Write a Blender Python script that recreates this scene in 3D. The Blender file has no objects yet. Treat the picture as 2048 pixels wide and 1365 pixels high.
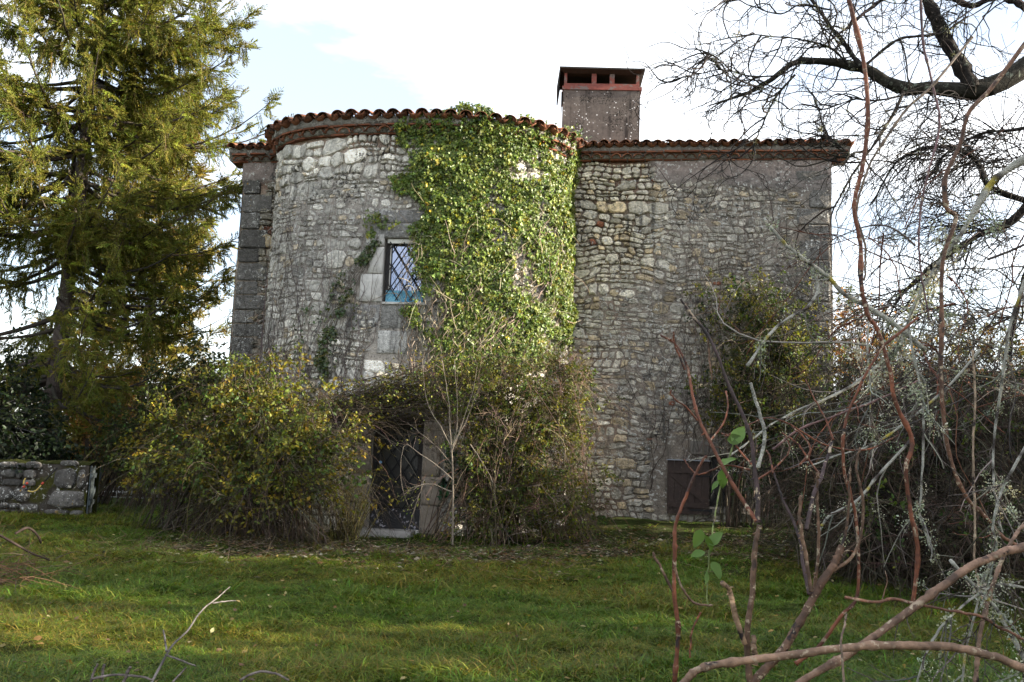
import bpy, math, random
import numpy as np

# ------------------------------------------------------------------ camera, sky, sun, exposure
SC = bpy.context.scene
COL = SC.collection
IW, IH, FPX = 2048.0, 1365.0, 1700.0
PITCH, ROLL, CAMZ = math.radians(7.2), math.radians(2.0), 1.6
Fv = np.array([0, math.cos(PITCH), math.sin(PITCH)])
_R0 = np.array([1.0, 0, 0]); _U0 = np.array([0, -math.sin(PITCH), math.cos(PITCH)])
Rv = math.cos(ROLL) * _R0 + math.sin(ROLL) * _U0
Uv = -math.sin(ROLL) * _R0 + math.cos(ROLL) * _U0
CAM = np.array([0, 0, CAMZ])
from mathutils import Matrix, Vector
cd = bpy.data.cameras.new("camera"); cam = bpy.data.objects.new("camera", cd); COL.objects.link(cam)
cd.sensor_width = 36.0; cd.lens = FPX / IW * 36.0; cd.clip_start = 0.05; cd.clip_end = 2000
cam.matrix_world = Matrix(((Rv[0], Uv[0], -Fv[0], 0), (Rv[1], Uv[1], -Fv[1], 0), (Rv[2], Uv[2], -Fv[2], CAMZ), (0, 0, 0, 1)))
SC.camera = cam

SUN_EL, SUN_PHI = math.radians(21.0), math.radians(-6.2)   # phi measured from +X towards +Y
SUN_DIR = np.array([math.cos(SUN_PHI) * math.cos(SUN_EL), math.sin(SUN_PHI) * math.cos(SUN_EL), math.sin(SUN_EL)])
ld = bpy.data.lights.new("sun", 'SUN'); ld.energy = 5.0; ld.angle = math.radians(0.55); ld.color = (1.0, 0.90, 0.74)
sun = bpy.data.objects.new("sun", ld); COL.objects.link(sun)
sun.rotation_euler = Vector(-SUN_DIR).to_track_quat('-Z', 'Y').to_euler()
sun.location = (20, 0, 15)

wd = bpy.data.worlds.new("World"); SC.world = wd; wd.use_nodes = True
nt = wd.node_tree; nt.nodes.clear()
def wn(t, **k):
    n = nt.nodes.new(t)
    for a, b in k.items(): setattr(n, a, b)
    return n
sky = wn('ShaderNodeTexSky', sky_type='NISHITA', sun_disc=False, sun_elevation=SUN_EL,
         sun_rotation=math.pi / 2 - SUN_PHI, altitude=200, air_density=1.0, dust_density=1.5, ozone_density=1.0)
tc = wn('ShaderNodeTexCoord'); mp = wn('ShaderNodeMapping'); mp.inputs['Scale'].default_value = (1.2, 1.2, 4.0)
mp.inputs['Location'].default_value = (5.5, 0.4, 0.62); mp.inputs['Rotation'].default_value = (0.25, 0.1, 0.6)
no = wn('ShaderNodeTexNoise'); no.inputs['Scale'].default_value = 1.6; no.inputs['Detail'].default_value = 7; no.inputs['Roughness'].default_value = 0.55
rp = wn('ShaderNodeValToRGB'); rp.color_ramp.elements[0].position = 0.42; rp.color_ramp.elements[1].position = 0.64
rp.color_ramp.elements[0].color = (0.22, 0.22, 0.22, 1); rp.color_ramp.elements[1].color = (0.92, 0.92, 0.92, 1)
mx = wn('ShaderNodeMixRGB'); mx.inputs['Color2'].default_value = (7.6, 7.7, 7.8, 1)
bg = wn('ShaderNodeBackground'); bg.inputs['Strength'].default_value = 0.086
out = wn('ShaderNodeOutputWorld')
L = nt.links.new
L(tc.outputs['Generated'], mp.inputs['Vector']); L(mp.outputs[0], no.inputs['Vector']); L(no.outputs['Fac'], rp.inputs['Fac'])
L(rp.outputs['Color'], mx.inputs['Fac']); L(sky.outputs['Color'], mx.inputs['Color1']); L(mx.outputs['Color'], bg.inputs['Color']); L(bg.outputs[0], out.inputs[0])

SC.view_settings.view_transform = 'Standard'; SC.view_settings.look = 'None'
SC.view_settings.gamma = 1.0; SC.view_settings.use_curve_mapping = False
SC.view_settings.exposure = 1.97
SC.cycles.max_bounces = 3; SC.cycles.diffuse_bounces = 2; SC.cycles.glossy_bounces = 2; SC.cycles.transmission_bounces = 2; SC.cycles.use_adaptive_sampling = True; SC.cycles.adaptive_threshold = 0.02; SC.cycles.transparent_max_bounces = 4

# ------------------------------------------------------------------ pixel helpers (authoring only: pixel + real distance -> point)
def ray(x, y):
    x = np.asarray(x, float)[..., None]; y = np.asarray(y, float)[..., None]
    return Fv + Rv * (x - IW / 2) / FPX - Uv * (y - IH / 2) / FPX
def atY(x, y, Y):
    d = ray(x, y); return CAM + d * (np.asarray(Y, float) / d[..., 1])[..., None]
def proj(P):
    q = np.asarray(P) - CAM; z = q @ Fv
    return IW / 2 + FPX * (q @ Rv) / z, IH / 2 - FPX * (q @ Uv) / z
def inpoly(x, y, poly):
    inside = np.zeros(x.shape, bool); j = len(poly) - 1
    for i in range(len(poly)):
        xi, yi = poly[i]; xj, yj = poly[j]
        if yi != yj:
            c = ((yi > y) != (yj > y)) & (x < (xj - xi) * (y - yi) / (yj - yi) + xi)
            inside ^= c
        j = i
    return inside

# ------------------------------------------------------------------ numpy helpers
RNG = np.random.default_rng(7)
def rng(seed): return np.random.default_rng(seed)
def _hash(ix, iy, seed):
    h = (ix.astype(np.int64) * 374761393 + iy.astype(np.int64) * 668265263 + seed * 974634777) & 0xFFFFFFFF
    h = ((h ^ (h >> 13)) * 1274126177) & 0xFFFFFFFF
    h = h ^ (h >> 16)
    return (h & 0xFFFFFF) / float(0x1000000)
def vn(x, y, seed=0):
    x = np.asarray(x, float); y = np.asarray(y, float)
    ix = np.floor(x); iy = np.floor(y); fx = x - ix; fy = y - iy
    fx = fx * fx * (3 - 2 * fx); fy = fy * fy * (3 - 2 * fy)
    a = _hash(ix, iy, seed); b = _hash(ix + 1, iy, seed); c = _hash(ix, iy + 1, seed); d = _hash(ix + 1, iy + 1, seed)
    return (a * (1 - fx) + b * fx) * (1 - fy) + (c * (1 - fx) + d * fx) * fy
def fbm(x, y, seed=0, oct=4):
    r = 0; amp = 0.5; t = 0
    for o in range(oct):
        r = r + amp * vn(np.asarray(x) * 2 ** o, np.asarray(y) * 2 ** o, seed + o * 17); t += amp; amp *= 0.5
    return r / t
def sstep(a, b, x):
    t = np.clip((np.asarray(x, float) - a) / (b - a), 0, 1); return t * t * (3 - 2 * t)
def nrm(v): return v / np.maximum(np.linalg.norm(v, axis=-1, keepdims=True), 1e-9)

WLOC = {}
class MB:
    def __init__(s): s.V = []; s.T = []; s.Q = []; s.C = []; s.n = 0
    def add(s, V, F, col=(1, 1, 1)):
        V = np.asarray(V, float).reshape(-1, 3); F = np.asarray(F, np.int64)
        c = np.asarray(col, float)
        if c.ndim == 1: c = np.broadcast_to(c, (len(V), 3))
        s.V.append(V); s.C.append(c)
        (s.T if F.shape[1] == 3 else s.Q).append(F + s.n); s.n += len(V); return s
    def box(s, c, sz, frame=None, col=(1, 1, 1)):
        sg = np.array([[-1, -1, -1], [1, -1, -1], [1, 1, -1], [-1, 1, -1], [-1, -1, 1], [1, -1, 1], [1, 1, 1], [-1, 1, 1]]) * 0.5
        V = sg * np.asarray(sz, float)
        if frame is not None: V = V @ np.asarray(frame)
        return s.add(V + np.asarray(c, float), [[0, 3, 2, 1], [4, 5, 6, 7], [0, 1, 5, 4], [1, 2, 6, 5], [2, 3, 7, 6], [3, 0, 4, 7]], col)
    def tubes(s, P, R, S=4, col=(1, 1, 1), cap=False):
        P = np.asarray(P, float); R = np.asarray(R, float)
        if P.ndim == 2: P = P[None]; R = R[None]
        col = np.asarray(col, float)
        if cap:
            P = np.concatenate([P[:, :1], P, P[:, -1:]], 1); R = np.concatenate([R[:, :1] * 0.01, R, R[:, -1:] * 0.01], 1)
            if col.ndim == 3: col = np.concatenate([col[:, :1], col, col[:, -1:]], 1)
        N, K = P.shape[:2]
        T = np.gradient(P, axis=1)
        if cap: T[:, 0] = T[:, 2]; T[:, 1] = T[:, 2]; T[:, -1] = T[:, -3]; T[:, -2] = T[:, -3]
        T = nrm(T)
        ax = np.argmin(np.abs(T.mean(1)), 1); ref = np.eye(3)[ax][:, None, :]
        A = nrm(np.cross(T, np.broadcast_to(ref, T.shape))); B = np.cross(T, A)
        an = np.arange(S) * 2 * math.pi / S
        V = P[:, :, None] + R[:, :, None, None] * (A[:, :, None] * np.cos(an)[:, None] + B[:, :, None] * np.sin(an)[:, None])
        idx = np.arange(N * K * S).reshape(N, K, S)
        a = idx[:, :-1]; b = np.roll(idx, -1, 2)[:, :-1]; c = np.roll(idx, -1, 2)[:, 1:]; d = idx[:, 1:]
        F = np.stack([a, b, c, d], -1).reshape(-1, 4)
        if col.ndim == 2: col = np.broadcast_to(col[:, None, None, :], (N, K, S, 3))
        elif col.ndim == 3: col = np.broadcast_to(col[:, :, None, :], (N, K, S, 3))
        else: col = np.broadcast_to(col, (N, K, S, 3))
        return s.add(V.reshape(-1, 3), F, col.reshape(-1, 3))
    def leaves(s, tv, tf, pos, yd, nd, size, col, ws=None):
        """tv template (m,3): x width, y length, z lift"""
        tv = np.asarray(tv, float); tf = np.asarray(tf); N = len(pos); m = len(tv)
        yd = nrm(yd); xd = nrm(np.cross(yd, nd)); zd = np.cross(xd, yd)
        sz = np.broadcast_to(np.asarray(size, float), (N,))[:, None, None]
        wx = sz if ws is None else np.broadcast_to(np.asarray(ws, float), (N,))[:, None, None]
        V = pos[:, None] + wx * tv[None, :, 0:1] * xd[:, None] + sz * tv[None, :, 1:2] * yd[:, None] + sz * tv[None, :, 2:3] * zd[:, None]
        F = (tf[None] + (np.arange(N) * m)[:, None, None]).reshape(-1, tf.shape[1])
        c = np.asarray(col, float)
        if c.ndim == 1: c = np.broadcast_to(c, (N, 3))
        return s.add(V.reshape(-1, 3), F, np.repeat(c, m, 0))
    def mesh(s, name, origin=(0, 0, 0), smooth=True):
        V = np.concatenate(s.V) - np.asarray(origin); C = np.concatenate(s.C)
        T = np.concatenate(s.T) if s.T else np.zeros((0, 3), np.int64)
        Q = np.concatenate(s.Q) if s.Q else np.zeros((0, 4), np.int64)
        me = bpy.data.meshes.new(name)
        me.vertices.add(len(V)); me.vertices.foreach_set("co", V.astype(np.float32).ravel())
        li = np.concatenate([T.ravel(), Q.ravel()]).astype(np.int32)
        ls = np.concatenate([np.arange(len(T)) * 3, len(T) * 3 + np.arange(len(Q)) * 4]).astype(np.int32)
        me.loops.add(len(li)); me.loops.foreach_set("vertex_index", li)
        me.polygons.add(len(ls)); me.polygons.foreach_set("loop_start", ls)
        me.polygons.foreach_set("use_smooth", np.full(len(ls), smooth))
        a = me.attributes.new("Col", 'FLOAT_COLOR', 'POINT')
        a.data.foreach_set("color", np.concatenate([C, np.ones((len(C), 1))], 1).astype(np.float32).ravel())
        me.update(calc_edges=True)
        return me
    def obj(s, name, mat, parent=None, smooth=True, origin=None, kind=None):
        if s.n == 0: return None
        V = np.concatenate(s.V)
        if origin is None: lo = V.min(0); hi = V.max(0); origin = np.array([(lo[0] + hi[0]) / 2, (lo[1] + hi[1]) / 2, lo[2]])
        return link(name, s.mesh(name, origin, smooth), mat, parent, origin, kind)
def link(name, me, mat, parent, origin, kind=None):
    if mat is not None and len(me.materials) == 0: me.materials.append(mat)
    o = bpy.data.objects.new(name, me); COL.objects.link(o)
    origin = np.asarray(origin, float); WLOC[o.name] = origin
    if parent is not None: o.parent = parent; o.location = origin - WLOC[parent.name]
    else: o.location = origin
    if kind: o["kind"] = kind
    return o
def thing(name, label, cat, loc, group=None):
    o = bpy.data.objects.new(name, None); COL.objects.link(o); o.empty_display_size = 0.2
    o.location = loc; WLOC[o.name] = np.asarray(loc, float); o["label"] = label; o["category"] = cat
    if group: o["group"] = group
    return o
def tag(o, label, cat, group=None):
    o["label"] = label; o["category"] = cat
    if group: o["group"] = group
    return o

# growth helpers
def grow(S, D, Ln, K, jit=0.1, grav=0.0, up=None, r=None):
    """polylines from starts S along D with length Ln; grav bends down; up(t) optional per-step z push"""
    r = r or RNG
    N = len(S); P = np.empty((N, K, 3)); P[:, 0] = S; d = nrm(np.asarray(D, float)); st = (np.asarray(Ln) / (K - 1))[:, None]
    cur = r.normal(0, 1, (N, 3))
    for k in range(1, K):
        cur = 0.5 * cur + r.normal(0, 1, (N, 3)) * 0.87
        d = d + jit * cur
        d[:, 2] -= grav if up is None else grav - up(k / (K - 1))
        d = nrm(d); P[:, k] = P[:, k - 1] + d * st
    return P
def spawn(P, n, t0, t1, ang0, ang1, r=None):
    """n children on random parents: start, direction, parent index, t"""
    r = r or RNG
    N, K = P.shape[:2]; i = r.integers(0, N, n); t = r.uniform(t0, t1, n) * (K - 1)
    k = np.minimum(t.astype(int), K - 2); f = (t - k)[:, None]
    S = P[i, k] * (1 - f) + P[i, k + 1] * f; T = nrm(P[i, k + 1] - P[i, k])
    q = nrm(np.cross(T, r.normal(0, 1, (n, 3)))); a = r.uniform(ang0, ang1, n)[:, None]
    return S, nrm(T * np.cos(a) + q * np.sin(a)), i, t / (K - 1)
def taper(r0, r1, K, p=1.0):
    r0 = np.asarray(r0, float); r1 = np.asarray(r1, float); t = np.linspace(0, 1, K) ** p
    return r0[..., None] * (1 - t) + r1[..., None] * t
def lerp_cols(cols, n, r, jit=0.15):
    cols = np.asarray(cols, float); c = cols[r.integers(0, len(cols), n)]
    return c * np.exp(r.normal(0, jit, (n, 1))) * np.exp(r.normal(0, jit * 0.3, (n, 3)))
def resample(pts, K, extra=None):
    """smooth (Catmull-Rom) resampling of a polyline"""
    pts = np.asarray(pts, float); n = len(pts)
    ext = np.vstack([2 * pts[0] - pts[1], pts, 2 * pts[-1] - pts[-2]])
    u = np.linspace(0, n - 1, K); k = np.minimum(u.astype(int), n - 2); t = (u - k)[:, None]
    p0, p1, p2, p3 = ext[k], ext[k + 1], ext[k + 2], ext[k + 3]
    return 0.5 * (2 * p1 + (p2 - p0) * t + (2 * p0 - 5 * p1 + 4 * p2 - p3) * t ** 2 + (3 * p1 - p0 - 3 * p2 + p3) * t ** 3)

# ------------------------------------------------------------------ materials
def mat(name, base=None, attr=False, rough=0.8, bump=0.0, bscale=30.0, noise=0.0, nscale=8.0, spec=0.3, metal=0.0, transl=0.0, spots=None, bdist=0.02, rnd=0.0, tint=False):
    m = bpy.data.materials.new(name); m.use_nodes = True; t = m.node_tree; b = t.nodes['Principled BSDF']; o = t.nodes['Material Output']
    def nn(ty): return t.nodes.new(ty)
    g = nn('ShaderNodeNewGeometry')
    if attr: a = nn('ShaderNodeAttribute'); a.attribute_name = "Col"; c = a.outputs['Color']
    else: a = nn('ShaderNodeRGB'); a.outputs[0].default_value = (*base, 1); c = a.outputs[0]
    if tint:
        a2 = nn('ShaderNodeAttribute'); a2.attribute_type = 'INSTANCER'; a2.attribute_name = 'Tint'; x = nn('ShaderNodeVectorMath'); x.operation = 'MULTIPLY'; t.links.new(c, x.inputs[0]); t.links.new(a2.outputs['Color'], x.inputs[1]); c = x.outputs[0]
    if noise:
        n = nn('ShaderNodeTexNoise'); n.inputs['Scale'].default_value = nscale; n.inputs['Detail'].default_value = 4; n.inputs['Roughness'].default_value = 0.65
        t.links.new(g.outputs['Position'], n.inputs['Vector'])
        r = nn('ShaderNodeMapRange'); r.inputs['From Min'].default_value = 0.25; r.inputs['From Max'].default_value = 0.75
        r.inputs['To Min'].default_value = 1 - noise; r.inputs['To Max'].default_value = 1 + noise
        t.links.new(n.outputs['Fac'], r.inputs['Value'])
        x = nn('ShaderNodeVectorMath'); x.operation = 'SCALE'; t.links.new(c, x.inputs[0]); t.links.new(r.outputs[0], x.inputs['Scale']); c = x.outputs[0]
    if rnd:
        oi = nn('ShaderNodeObjectInfo'); r = nn('ShaderNodeMapRange'); r.inputs['To Min'].default_value = 1 - rnd; r.inputs['To Max'].default_value = 1 + rnd
        t.links.new(oi.outputs['Random'], r.inputs['Value'])
        x = nn('ShaderNodeVectorMath'); x.operation = 'SCALE'; t.links.new(c, x.inputs[0]); t.links.new(r.outputs[0], x.inputs['Scale']); c = x.outputs[0]
    for sp in (spots or []):
        # (colour, voronoi/noise scale, lo, hi, kind, mask scale, mask lo, mask hi)
        col, sc, lo, hi, kind, ms, ml, mh = sp
        if kind == 'v':
            n = nn('ShaderNodeTexVoronoi'); n.inputs['Scale'].default_value = sc; f = n.outputs['Distance']
        else:
            n = nn('ShaderNodeTexNoise'); n.inputs['Scale'].default_value = sc; n.inputs['Detail'].default_value = 3; n.inputs['Roughness'].default_value = 0.6; f = n.outputs['Fac']
        if kind == 's':
            vm = nn('ShaderNodeVectorMath'); vm.operation = 'MULTIPLY'; vm.inputs[1].default_value = (1, 1, .09); t.links.new(g.outputs['Position'], vm.inputs[0]); t.links.new(vm.outputs[0], n.inputs['Vector'])
        else: t.links.new(g.outputs['Position'], n.inputs['Vector'])
        r = nn('ShaderNodeMapRange'); r.inputs['From Min'].default_value = lo; r.inputs['From Max'].default_value = hi; t.links.new(f, r.inputs['Value'])
        n2 = nn('ShaderNodeTexNoise'); n2.inputs['Scale'].default_value = ms; n2.inputs['Detail'].default_value = 2
        t.links.new(g.outputs['Position'], n2.inputs['Vector'])
        r2 = nn('ShaderNodeMapRange'); r2.inputs['From Min'].default_value = ml; r2.inputs['From Max'].default_value = mh; t.links.new(n2.outputs['Fac'], r2.inputs['Value'])
        mu = nn('ShaderNodeMath'); mu.operation = 'MULTIPLY'; t.links.new(r.outputs[0], mu.inputs[0]); t.links.new(r2.outputs[0], mu.inputs[1])
        x = nn('ShaderNodeMixRGB'); x.inputs['Color2'].default_value = (*col, 1); t.links.new(mu.outputs[0], x.inputs['Fac']); t.links.new(c, x.inputs['Color1']); c = x.outputs[0]
    t.links.new(c, b.inputs['Base Color'])
    b.inputs['Roughness'].default_value = rough; b.inputs['Specular IOR Level'].default_value = spec; b.inputs['Metallic'].default_value = metal
    if bump:
        n = nn('ShaderNodeTexNoise'); n.inputs['Scale'].default_value = bscale; n.inputs['Detail'].default_value = 5; n.inputs['Roughness'].default_value = 0.7
        t.links.new(g.outputs['Position'], n.inputs['Vector'])
        bu = nn('ShaderNodeBump'); bu.inputs['Strength'].default_value = bump; bu.inputs['Distance'].default_value = bdist
        t.links.new(n.outputs['Fac'], bu.inputs['Height']); t.links.new(bu.outputs[0], b.inputs['Normal'])
    if transl:
        tr = nn('ShaderNodeBsdfTranslucent'); x = nn('ShaderNodeMixShader'); x.inputs['Fac'].default_value = transl
        y = nn('ShaderNodeMixRGB'); y.blend_type = 'MULTIPLY'; y.inputs['Fac'].default_value = 1; y.inputs['Color2'].default_value = (1.5, 1.35, 0.6, 1)
        t.links.new(c, y.inputs['Color1']); t.links.new(y.outputs[0], tr.inputs['Color'])
        t.links.new(b.outputs[0], x.inputs[1]); t.links.new(tr.outputs[0], x.inputs[2]); t.links.new(x.outputs[0], o.inputs['Surface'])
    return m
LICH = [((0.10, 0.093, 0.085), 6.0, 0.54, 0.72, 's', 0.7, 0.40, 0.62), ((0.075, 0.07, 0.065), 11.0, 0.52, 0.62, 'n', 1.1, 0.46, 0.64), ((0.08, 0.073, 0.066), 34.0, 0.57, 0.65, 'n', 2.4, 0.42, 0.60), ((0.60, 0.59, 0.55), 17.0, 0.57, 0.63, 'n', 3.0, 0.45, 0.58), ((0.55, 0.55, 0.51), 22.0, 0.24, 0.12, 'v', 2.2, 0.48, 0.58), ((0.40, 0.24, 0.05), 7.0, 0.66, 0.72, 'n', 0.9, 0.5, 0.62)]
M = dict(
    stone=mat('limestone', attr=True, rough=0.92, bump=1.0, bscale=30, noise=0.55, nscale=13, spec=0.15, spots=LICH, bdist=0.05),
    mortar=mat('mortar', attr=True, rough=0.95, bump=1.0, bscale=20, noise=0.4, nscale=7, spec=0.1, spots=LICH[:4], bdist=0.05),
    block=mat('dressed_stone', attr=True, rough=0.9, bump=0.7, bscale=35, noise=0.25, nscale=6, spec=0.15, spots=[((0.09, 0.085, 0.08), 14.0, 0.52, 0.64, 'n', 2.0, 0.4, 0.6)], bdist=0.015),
    concrete=mat('chimney_render', base=(0.118, 0.102, 0.092), rough=0.95, bump=0.5, bscale=60, noise=0.3, nscale=14, spec=0.1, bdist=0.01,
                 spots=[((0.035, 0.03, 0.028), 9, 0.50, 0.66, 's', 1.2, 0.35, 0.6), ((0.17, 0.15, 0.135), 6, 0.55, 0.7, 'n', 1.4, 0.4, 0.6), ((0.02, 0.018, 0.017), 30, 0.54, 0.60, 'n', 2.2, 0.44, 0.56), ((0.62, 0.62, 0.62), 7.5, 0.14, 0.11, 'v', 1.3, 0.42, 0.5), ((0.62, 0.62, 0.62), 11, 0.19, 0.15, 'v', 1.6, 0.46, 0.54)]),
    tile=mat('canal_tile', base=(0.20, 0.082, 0.046), rough=0.9, bump=0.5, bscale=40, noise=0.5, nscale=11, spec=0.15, rnd=0.45, bdist=0.01,
             spots=[((0.045, 0.038, 0.033), 13, 0.45, 0.6, 'n', 2.5, 0.38, 0.6)]),
    brick=mat('terracotta_brick', base=(0.20, 0.075, 0.042), rough=0.9, bump=0.5, bscale=40, noise=0.45, nscale=12, spec=0.15, rnd=0.45, bdist=0.01,
              spots=[((0.10, 0.085, 0.075), 9, 0.5, 0.62, 'n', 2.0, 0.4, 0.6)]),
    redpaint=mat('red_brickwork', base=(0.20, 0.065, 0.052), rough=0.85, bump=0.3, noise=0.25, nscale=12, spots=[((0.16, 0.13, 0.12), 5, 0.52, 0.58, 'n', 2, 0.35, 0.5)]),
    slab=mat('dark_slab', base=(0.03, 0.027, 0.024), rough=0.9, bump=0.4, noise=0.3),
    iron=mat('black_iron', base=(0.012, 0.012, 0.014), rough=0.6, spec=0.3, noise=0.3, nscale=30),
    dark=mat('interior_dark', base=(0.008, 0.008, 0.008), rough=1, spec=0.0),
    frame=mat('dark_timber_frame', base=(0.035, 0.03, 0.028), rough=0.7, bump=0.3, noise=0.3, nscale=20),
    shutter=mat('brown_painted_boards', base=(0.045, 0.029, 0.024), rough=0.65, bump=0.3, bscale=60, noise=0.4, nscale=15, spots=[((0.16, 0.13, 0.11), 30, 0.62, 0.68, 'n', 3, 0.5, 0.62)], bdist=0.005),
    metal=mat('grey_flashing', base=(0.22, 0.23, 0.26), rough=0.5, spec=0.5, noise=0.2),
    kick=mat('flaking_black_paint', base=(0.014, 0.014, 0.018), rough=0.4, spec=0.5, bump=0.4, spots=[((0.42, 0.40, 0.46), 14, 0.56, 0.60, 'n', 3.5, 0.48, 0.58)]),
    doorpanel=mat('smoky_door_glass', base=(0.022, 0.021, 0.02), rough=0.35, spec=0.5, noise=0.2, nscale=5),
    blue=mat('turquoise_panel', base=(0.16, 0.40, 0.52), rough=0.6, bump=0.2, noise=0.25, nscale=12, spots=[((0.03, 0.22, 0.42), 18, 0.52, 0.6, 'n', 4, 0.45, 0.55)]),
    knob=mat('blue_enamel', base=(0.18, 0.42, 0.70), rough=0.2, spec=0.6),
    white=mat('white_paint', base=(0.62, 0.60, 0.55), rough=0.6, noise=0.15),
    leaf=mat('leaf', attr=True, rough=0.5, spec=0.25, transl=0.35), leaf_i=mat('leaf_spray', attr=True, rough=0.5, spec=0.25, transl=0.32, tint=True), needle_i=mat('needle_spray', attr=True, rough=0.6, spec=0.2, transl=0.22, tint=True), ivy_i=mat('ivy_cluster', attr=True, rough=0.42, spec=0.35, transl=0.2, tint=True), grass_i=mat('grass_tuft', attr=True, rough=0.5, spec=0.25, transl=0.3, tint=True), twig_i=mat('twig_spray', attr=True, rough=0.9, spec=0.1, tint=True),
    ivyleaf=mat('ivy_leaf', attr=True, rough=0.33, spec=0.5, transl=0.22),
    needle=mat('needle', attr=True, rough=0.55, spec=0.25, transl=0.28),
    bark=mat('bark', attr=True, rough=0.9, bump=0.5, bscale=90, noise=0.4, nscale=60, spec=0.15, bdist=0.006),
    cane=mat('cane_bark', attr=True, rough=0.6, bump=0.35, bscale=160, noise=0.7, nscale=38, spec=0.3, bdist=0.004, spots=[((0.015, 0.01, 0.01), 26, 0.56, 0.62, 'n', 6, 0.42, 0.58), ((0.34, 0.27, 0.19), 70, 0.56, 0.62, 'n', 14, 0.46, 0.58)]),
    limb=mat('lichened_bark', attr=True, rough=0.95, bump=1.0, bscale=45, noise=0.5, nscale=30, spec=0.1, bdist=0.02, spots=[((0.22, 0.24, 0.19), 22, 0.56, 0.66, 'n', 4, 0.5, 0.62)]),
    lichen=mat('lichen', attr=True, rough=0.95, spec=0.05, transl=0.2, noise=0.3, nscale=60),
    grass=mat('grass_blade', attr=True, rough=0.5, spec=0.3, transl=0.3),
    soil=mat('lawn_soil', base=(0.030, 0.030, 0.012), rough=1, bump=1.0, bscale=18, noise=0.5, nscale=3, spec=0.05, bdist=0.05,
             spots=[((0.035, 0.05, 0.012), 2.0, 0.4, 0.6, 'n', 0.5, 0.2, 0.5)]),
    gate=mat('weathered_gate', base=(0.05, 0.062, 0.065), rough=0.85, bump=0.4, noise=0.35, nscale=25),
    lath=mat('lattice_lath', base=(0.05, 0.035, 0.025), rough=0.9, noise=0.3),
    moss=mat('moss', attr=True, rough=1, spec=0.05, bump=1.0, bscale=60, noise=0.4, nscale=30, bdist=0.02),
)
def glassmat():
    m = bpy.data.materials.new('window_glass'); m.use_nodes = True; t = m.node_tree; o = t.nodes['Material Output']; b = t.nodes['Principled BSDF']
    b.inputs['Base Color'].default_value = (0.02, 0.03, 0.05, 1); b.inputs['Roughness'].default_value = 0.1
    g = t.nodes.new('ShaderNodeBsdfGlossy'); g.inputs['Roughness'].default_value = 0.03; g.inputs['Color'].default_value = (0.62, 0.72, 1.0, 1)
    x = t.nodes.new('ShaderNodeMixShader'); x.inputs['Fac'].default_value = 0.30
    t.links.new(b.outputs[0], x.inputs[1]); t.links.new(g.outputs[0], x.inputs[2]); t.links.new(x.outputs[0], o.inputs['Surface'])
    return m
M['glass'] = glassmat()

# ------------------------------------------------------------------ ground
FA = np.array([-6.424, 19.277]); FB = np.array([6.75, 17.697])
FL = float(np.linalg.norm(FB - FA)); FE = (FB - FA) / FL; FN = np.array([FE[1], -FE[0]])   # FN points out, towards the lawn
def gz(x, y):
    x = np.asarray(x, float); y = np.asarray(y, float)
    w = (x - FA[0]) * FN[0] + (y - FA[1]) * FN[1]
    z = 0.24 * sstep(4.5, 0.3, w) * sstep(0.3, 2.5, x) - 0.10 * sstep(6, 2, w) * sstep(1.2, -0.5, x) * sstep(-7, -4, x)
    z = z + (0.10 * (fbm(x * 0.5, y * 0.5, 3, 3) - 0.5) + 0.13 * (fbm(x * 2.1, y * 2.1, 9, 3) - 0.5)) * sstep(40, 20, np.hypot(x, y - 10))
    return z
def make_ground():
    fx = np.arange(-16, 13.01, 0.2); fy = np.arange(1, 24.01, 0.2)
    xs = np.concatenate([[-900, -300, -120, -60, -35, -22], fx, [18, 28, 60, 120, 300, 900]])
    ys = np.concatenate([[-300, -80, -25, -8], fy, [28, 36, 60, 120, 300, 900]])
    X, Y = np.meshgrid(xs, ys); Z = gz(X, Y)
    n, m = X.shape; idx = np.arange(n * m).reshape(n, m)
    F = np.stack([idx[:-1, :-1], idx[:-1, 1:], idx[1:, 1:], idx[1:, :-1]], -1).reshape(-1, 4)
    b = MB(); b.add(np.stack([X, Y, Z], -1).reshape(-1, 3), F)
    o = b.obj('lawn_ground', M['soil'], origin=(0, 0, 0), kind='structure')
make_ground()

# ------------------------------------------------------------------ the house
HOUSE = thing('stone_house', 'old rubble stone house with a rounded ivy clad tower and tiled eaves', 'house', (0.2, 18.5, 0))
WT = 8.0                                        # wall top
def main_map(s, z, d):
    s = np.asarray(s, float)
    return np.stack([FA[0] + FE[0] * s + FN[0] * d, FA[1] + FE[1] * s + FN[1] * d, np.asarray(z, float) + 0 * s], -1)
# rounded tower plan: a flattened half ellipse standing out from the facade
TU, TA, TB, TN = 4.30, 3.38, 2.00, 2.15
_an = np.linspace(0, math.pi, 721)
_nl = np.where(_an < math.pi / 2, 3.0, 2.15); _ta = np.where(_an < math.pi / 2, 3.20, TA)      # squarer shoulder on the left
_u = TU - _ta * np.sign(np.cos(_an)) * np.abs(np.cos(_an)) ** (2 / _nl); _w = TB * np.abs(np.sin(_an)) ** (2 / _nl)
_px = FA[0] + FE[0] * _u + FN[0] * _w; _py = FA[1] + FE[1] * _u + FN[1] * _w
_arc = np.concatenate([[0], np.cumsum(np.hypot(np.diff(_px), np.diff(_py)))]); TL = _arc[-1]
_sg = np.linspace(0, TL, 600); _tx = np.interp(_sg, _arc, _px); _ty = np.interp(_sg, _arc, _py)
def _sm(v):
    k = np.ones(15) / 15; p = np.concatenate([np.full(7, v[0]), v, np.full(7, v[-1])]); return np.convolve(p, k, 'valid')
_dx = _sm(np.gradient(_tx)); _dy = _sm(np.gradient(_ty)); _nn = np.hypot(_dx, _dy); _nx = _dy / _nn; _ny = -_dx / _nn
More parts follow.
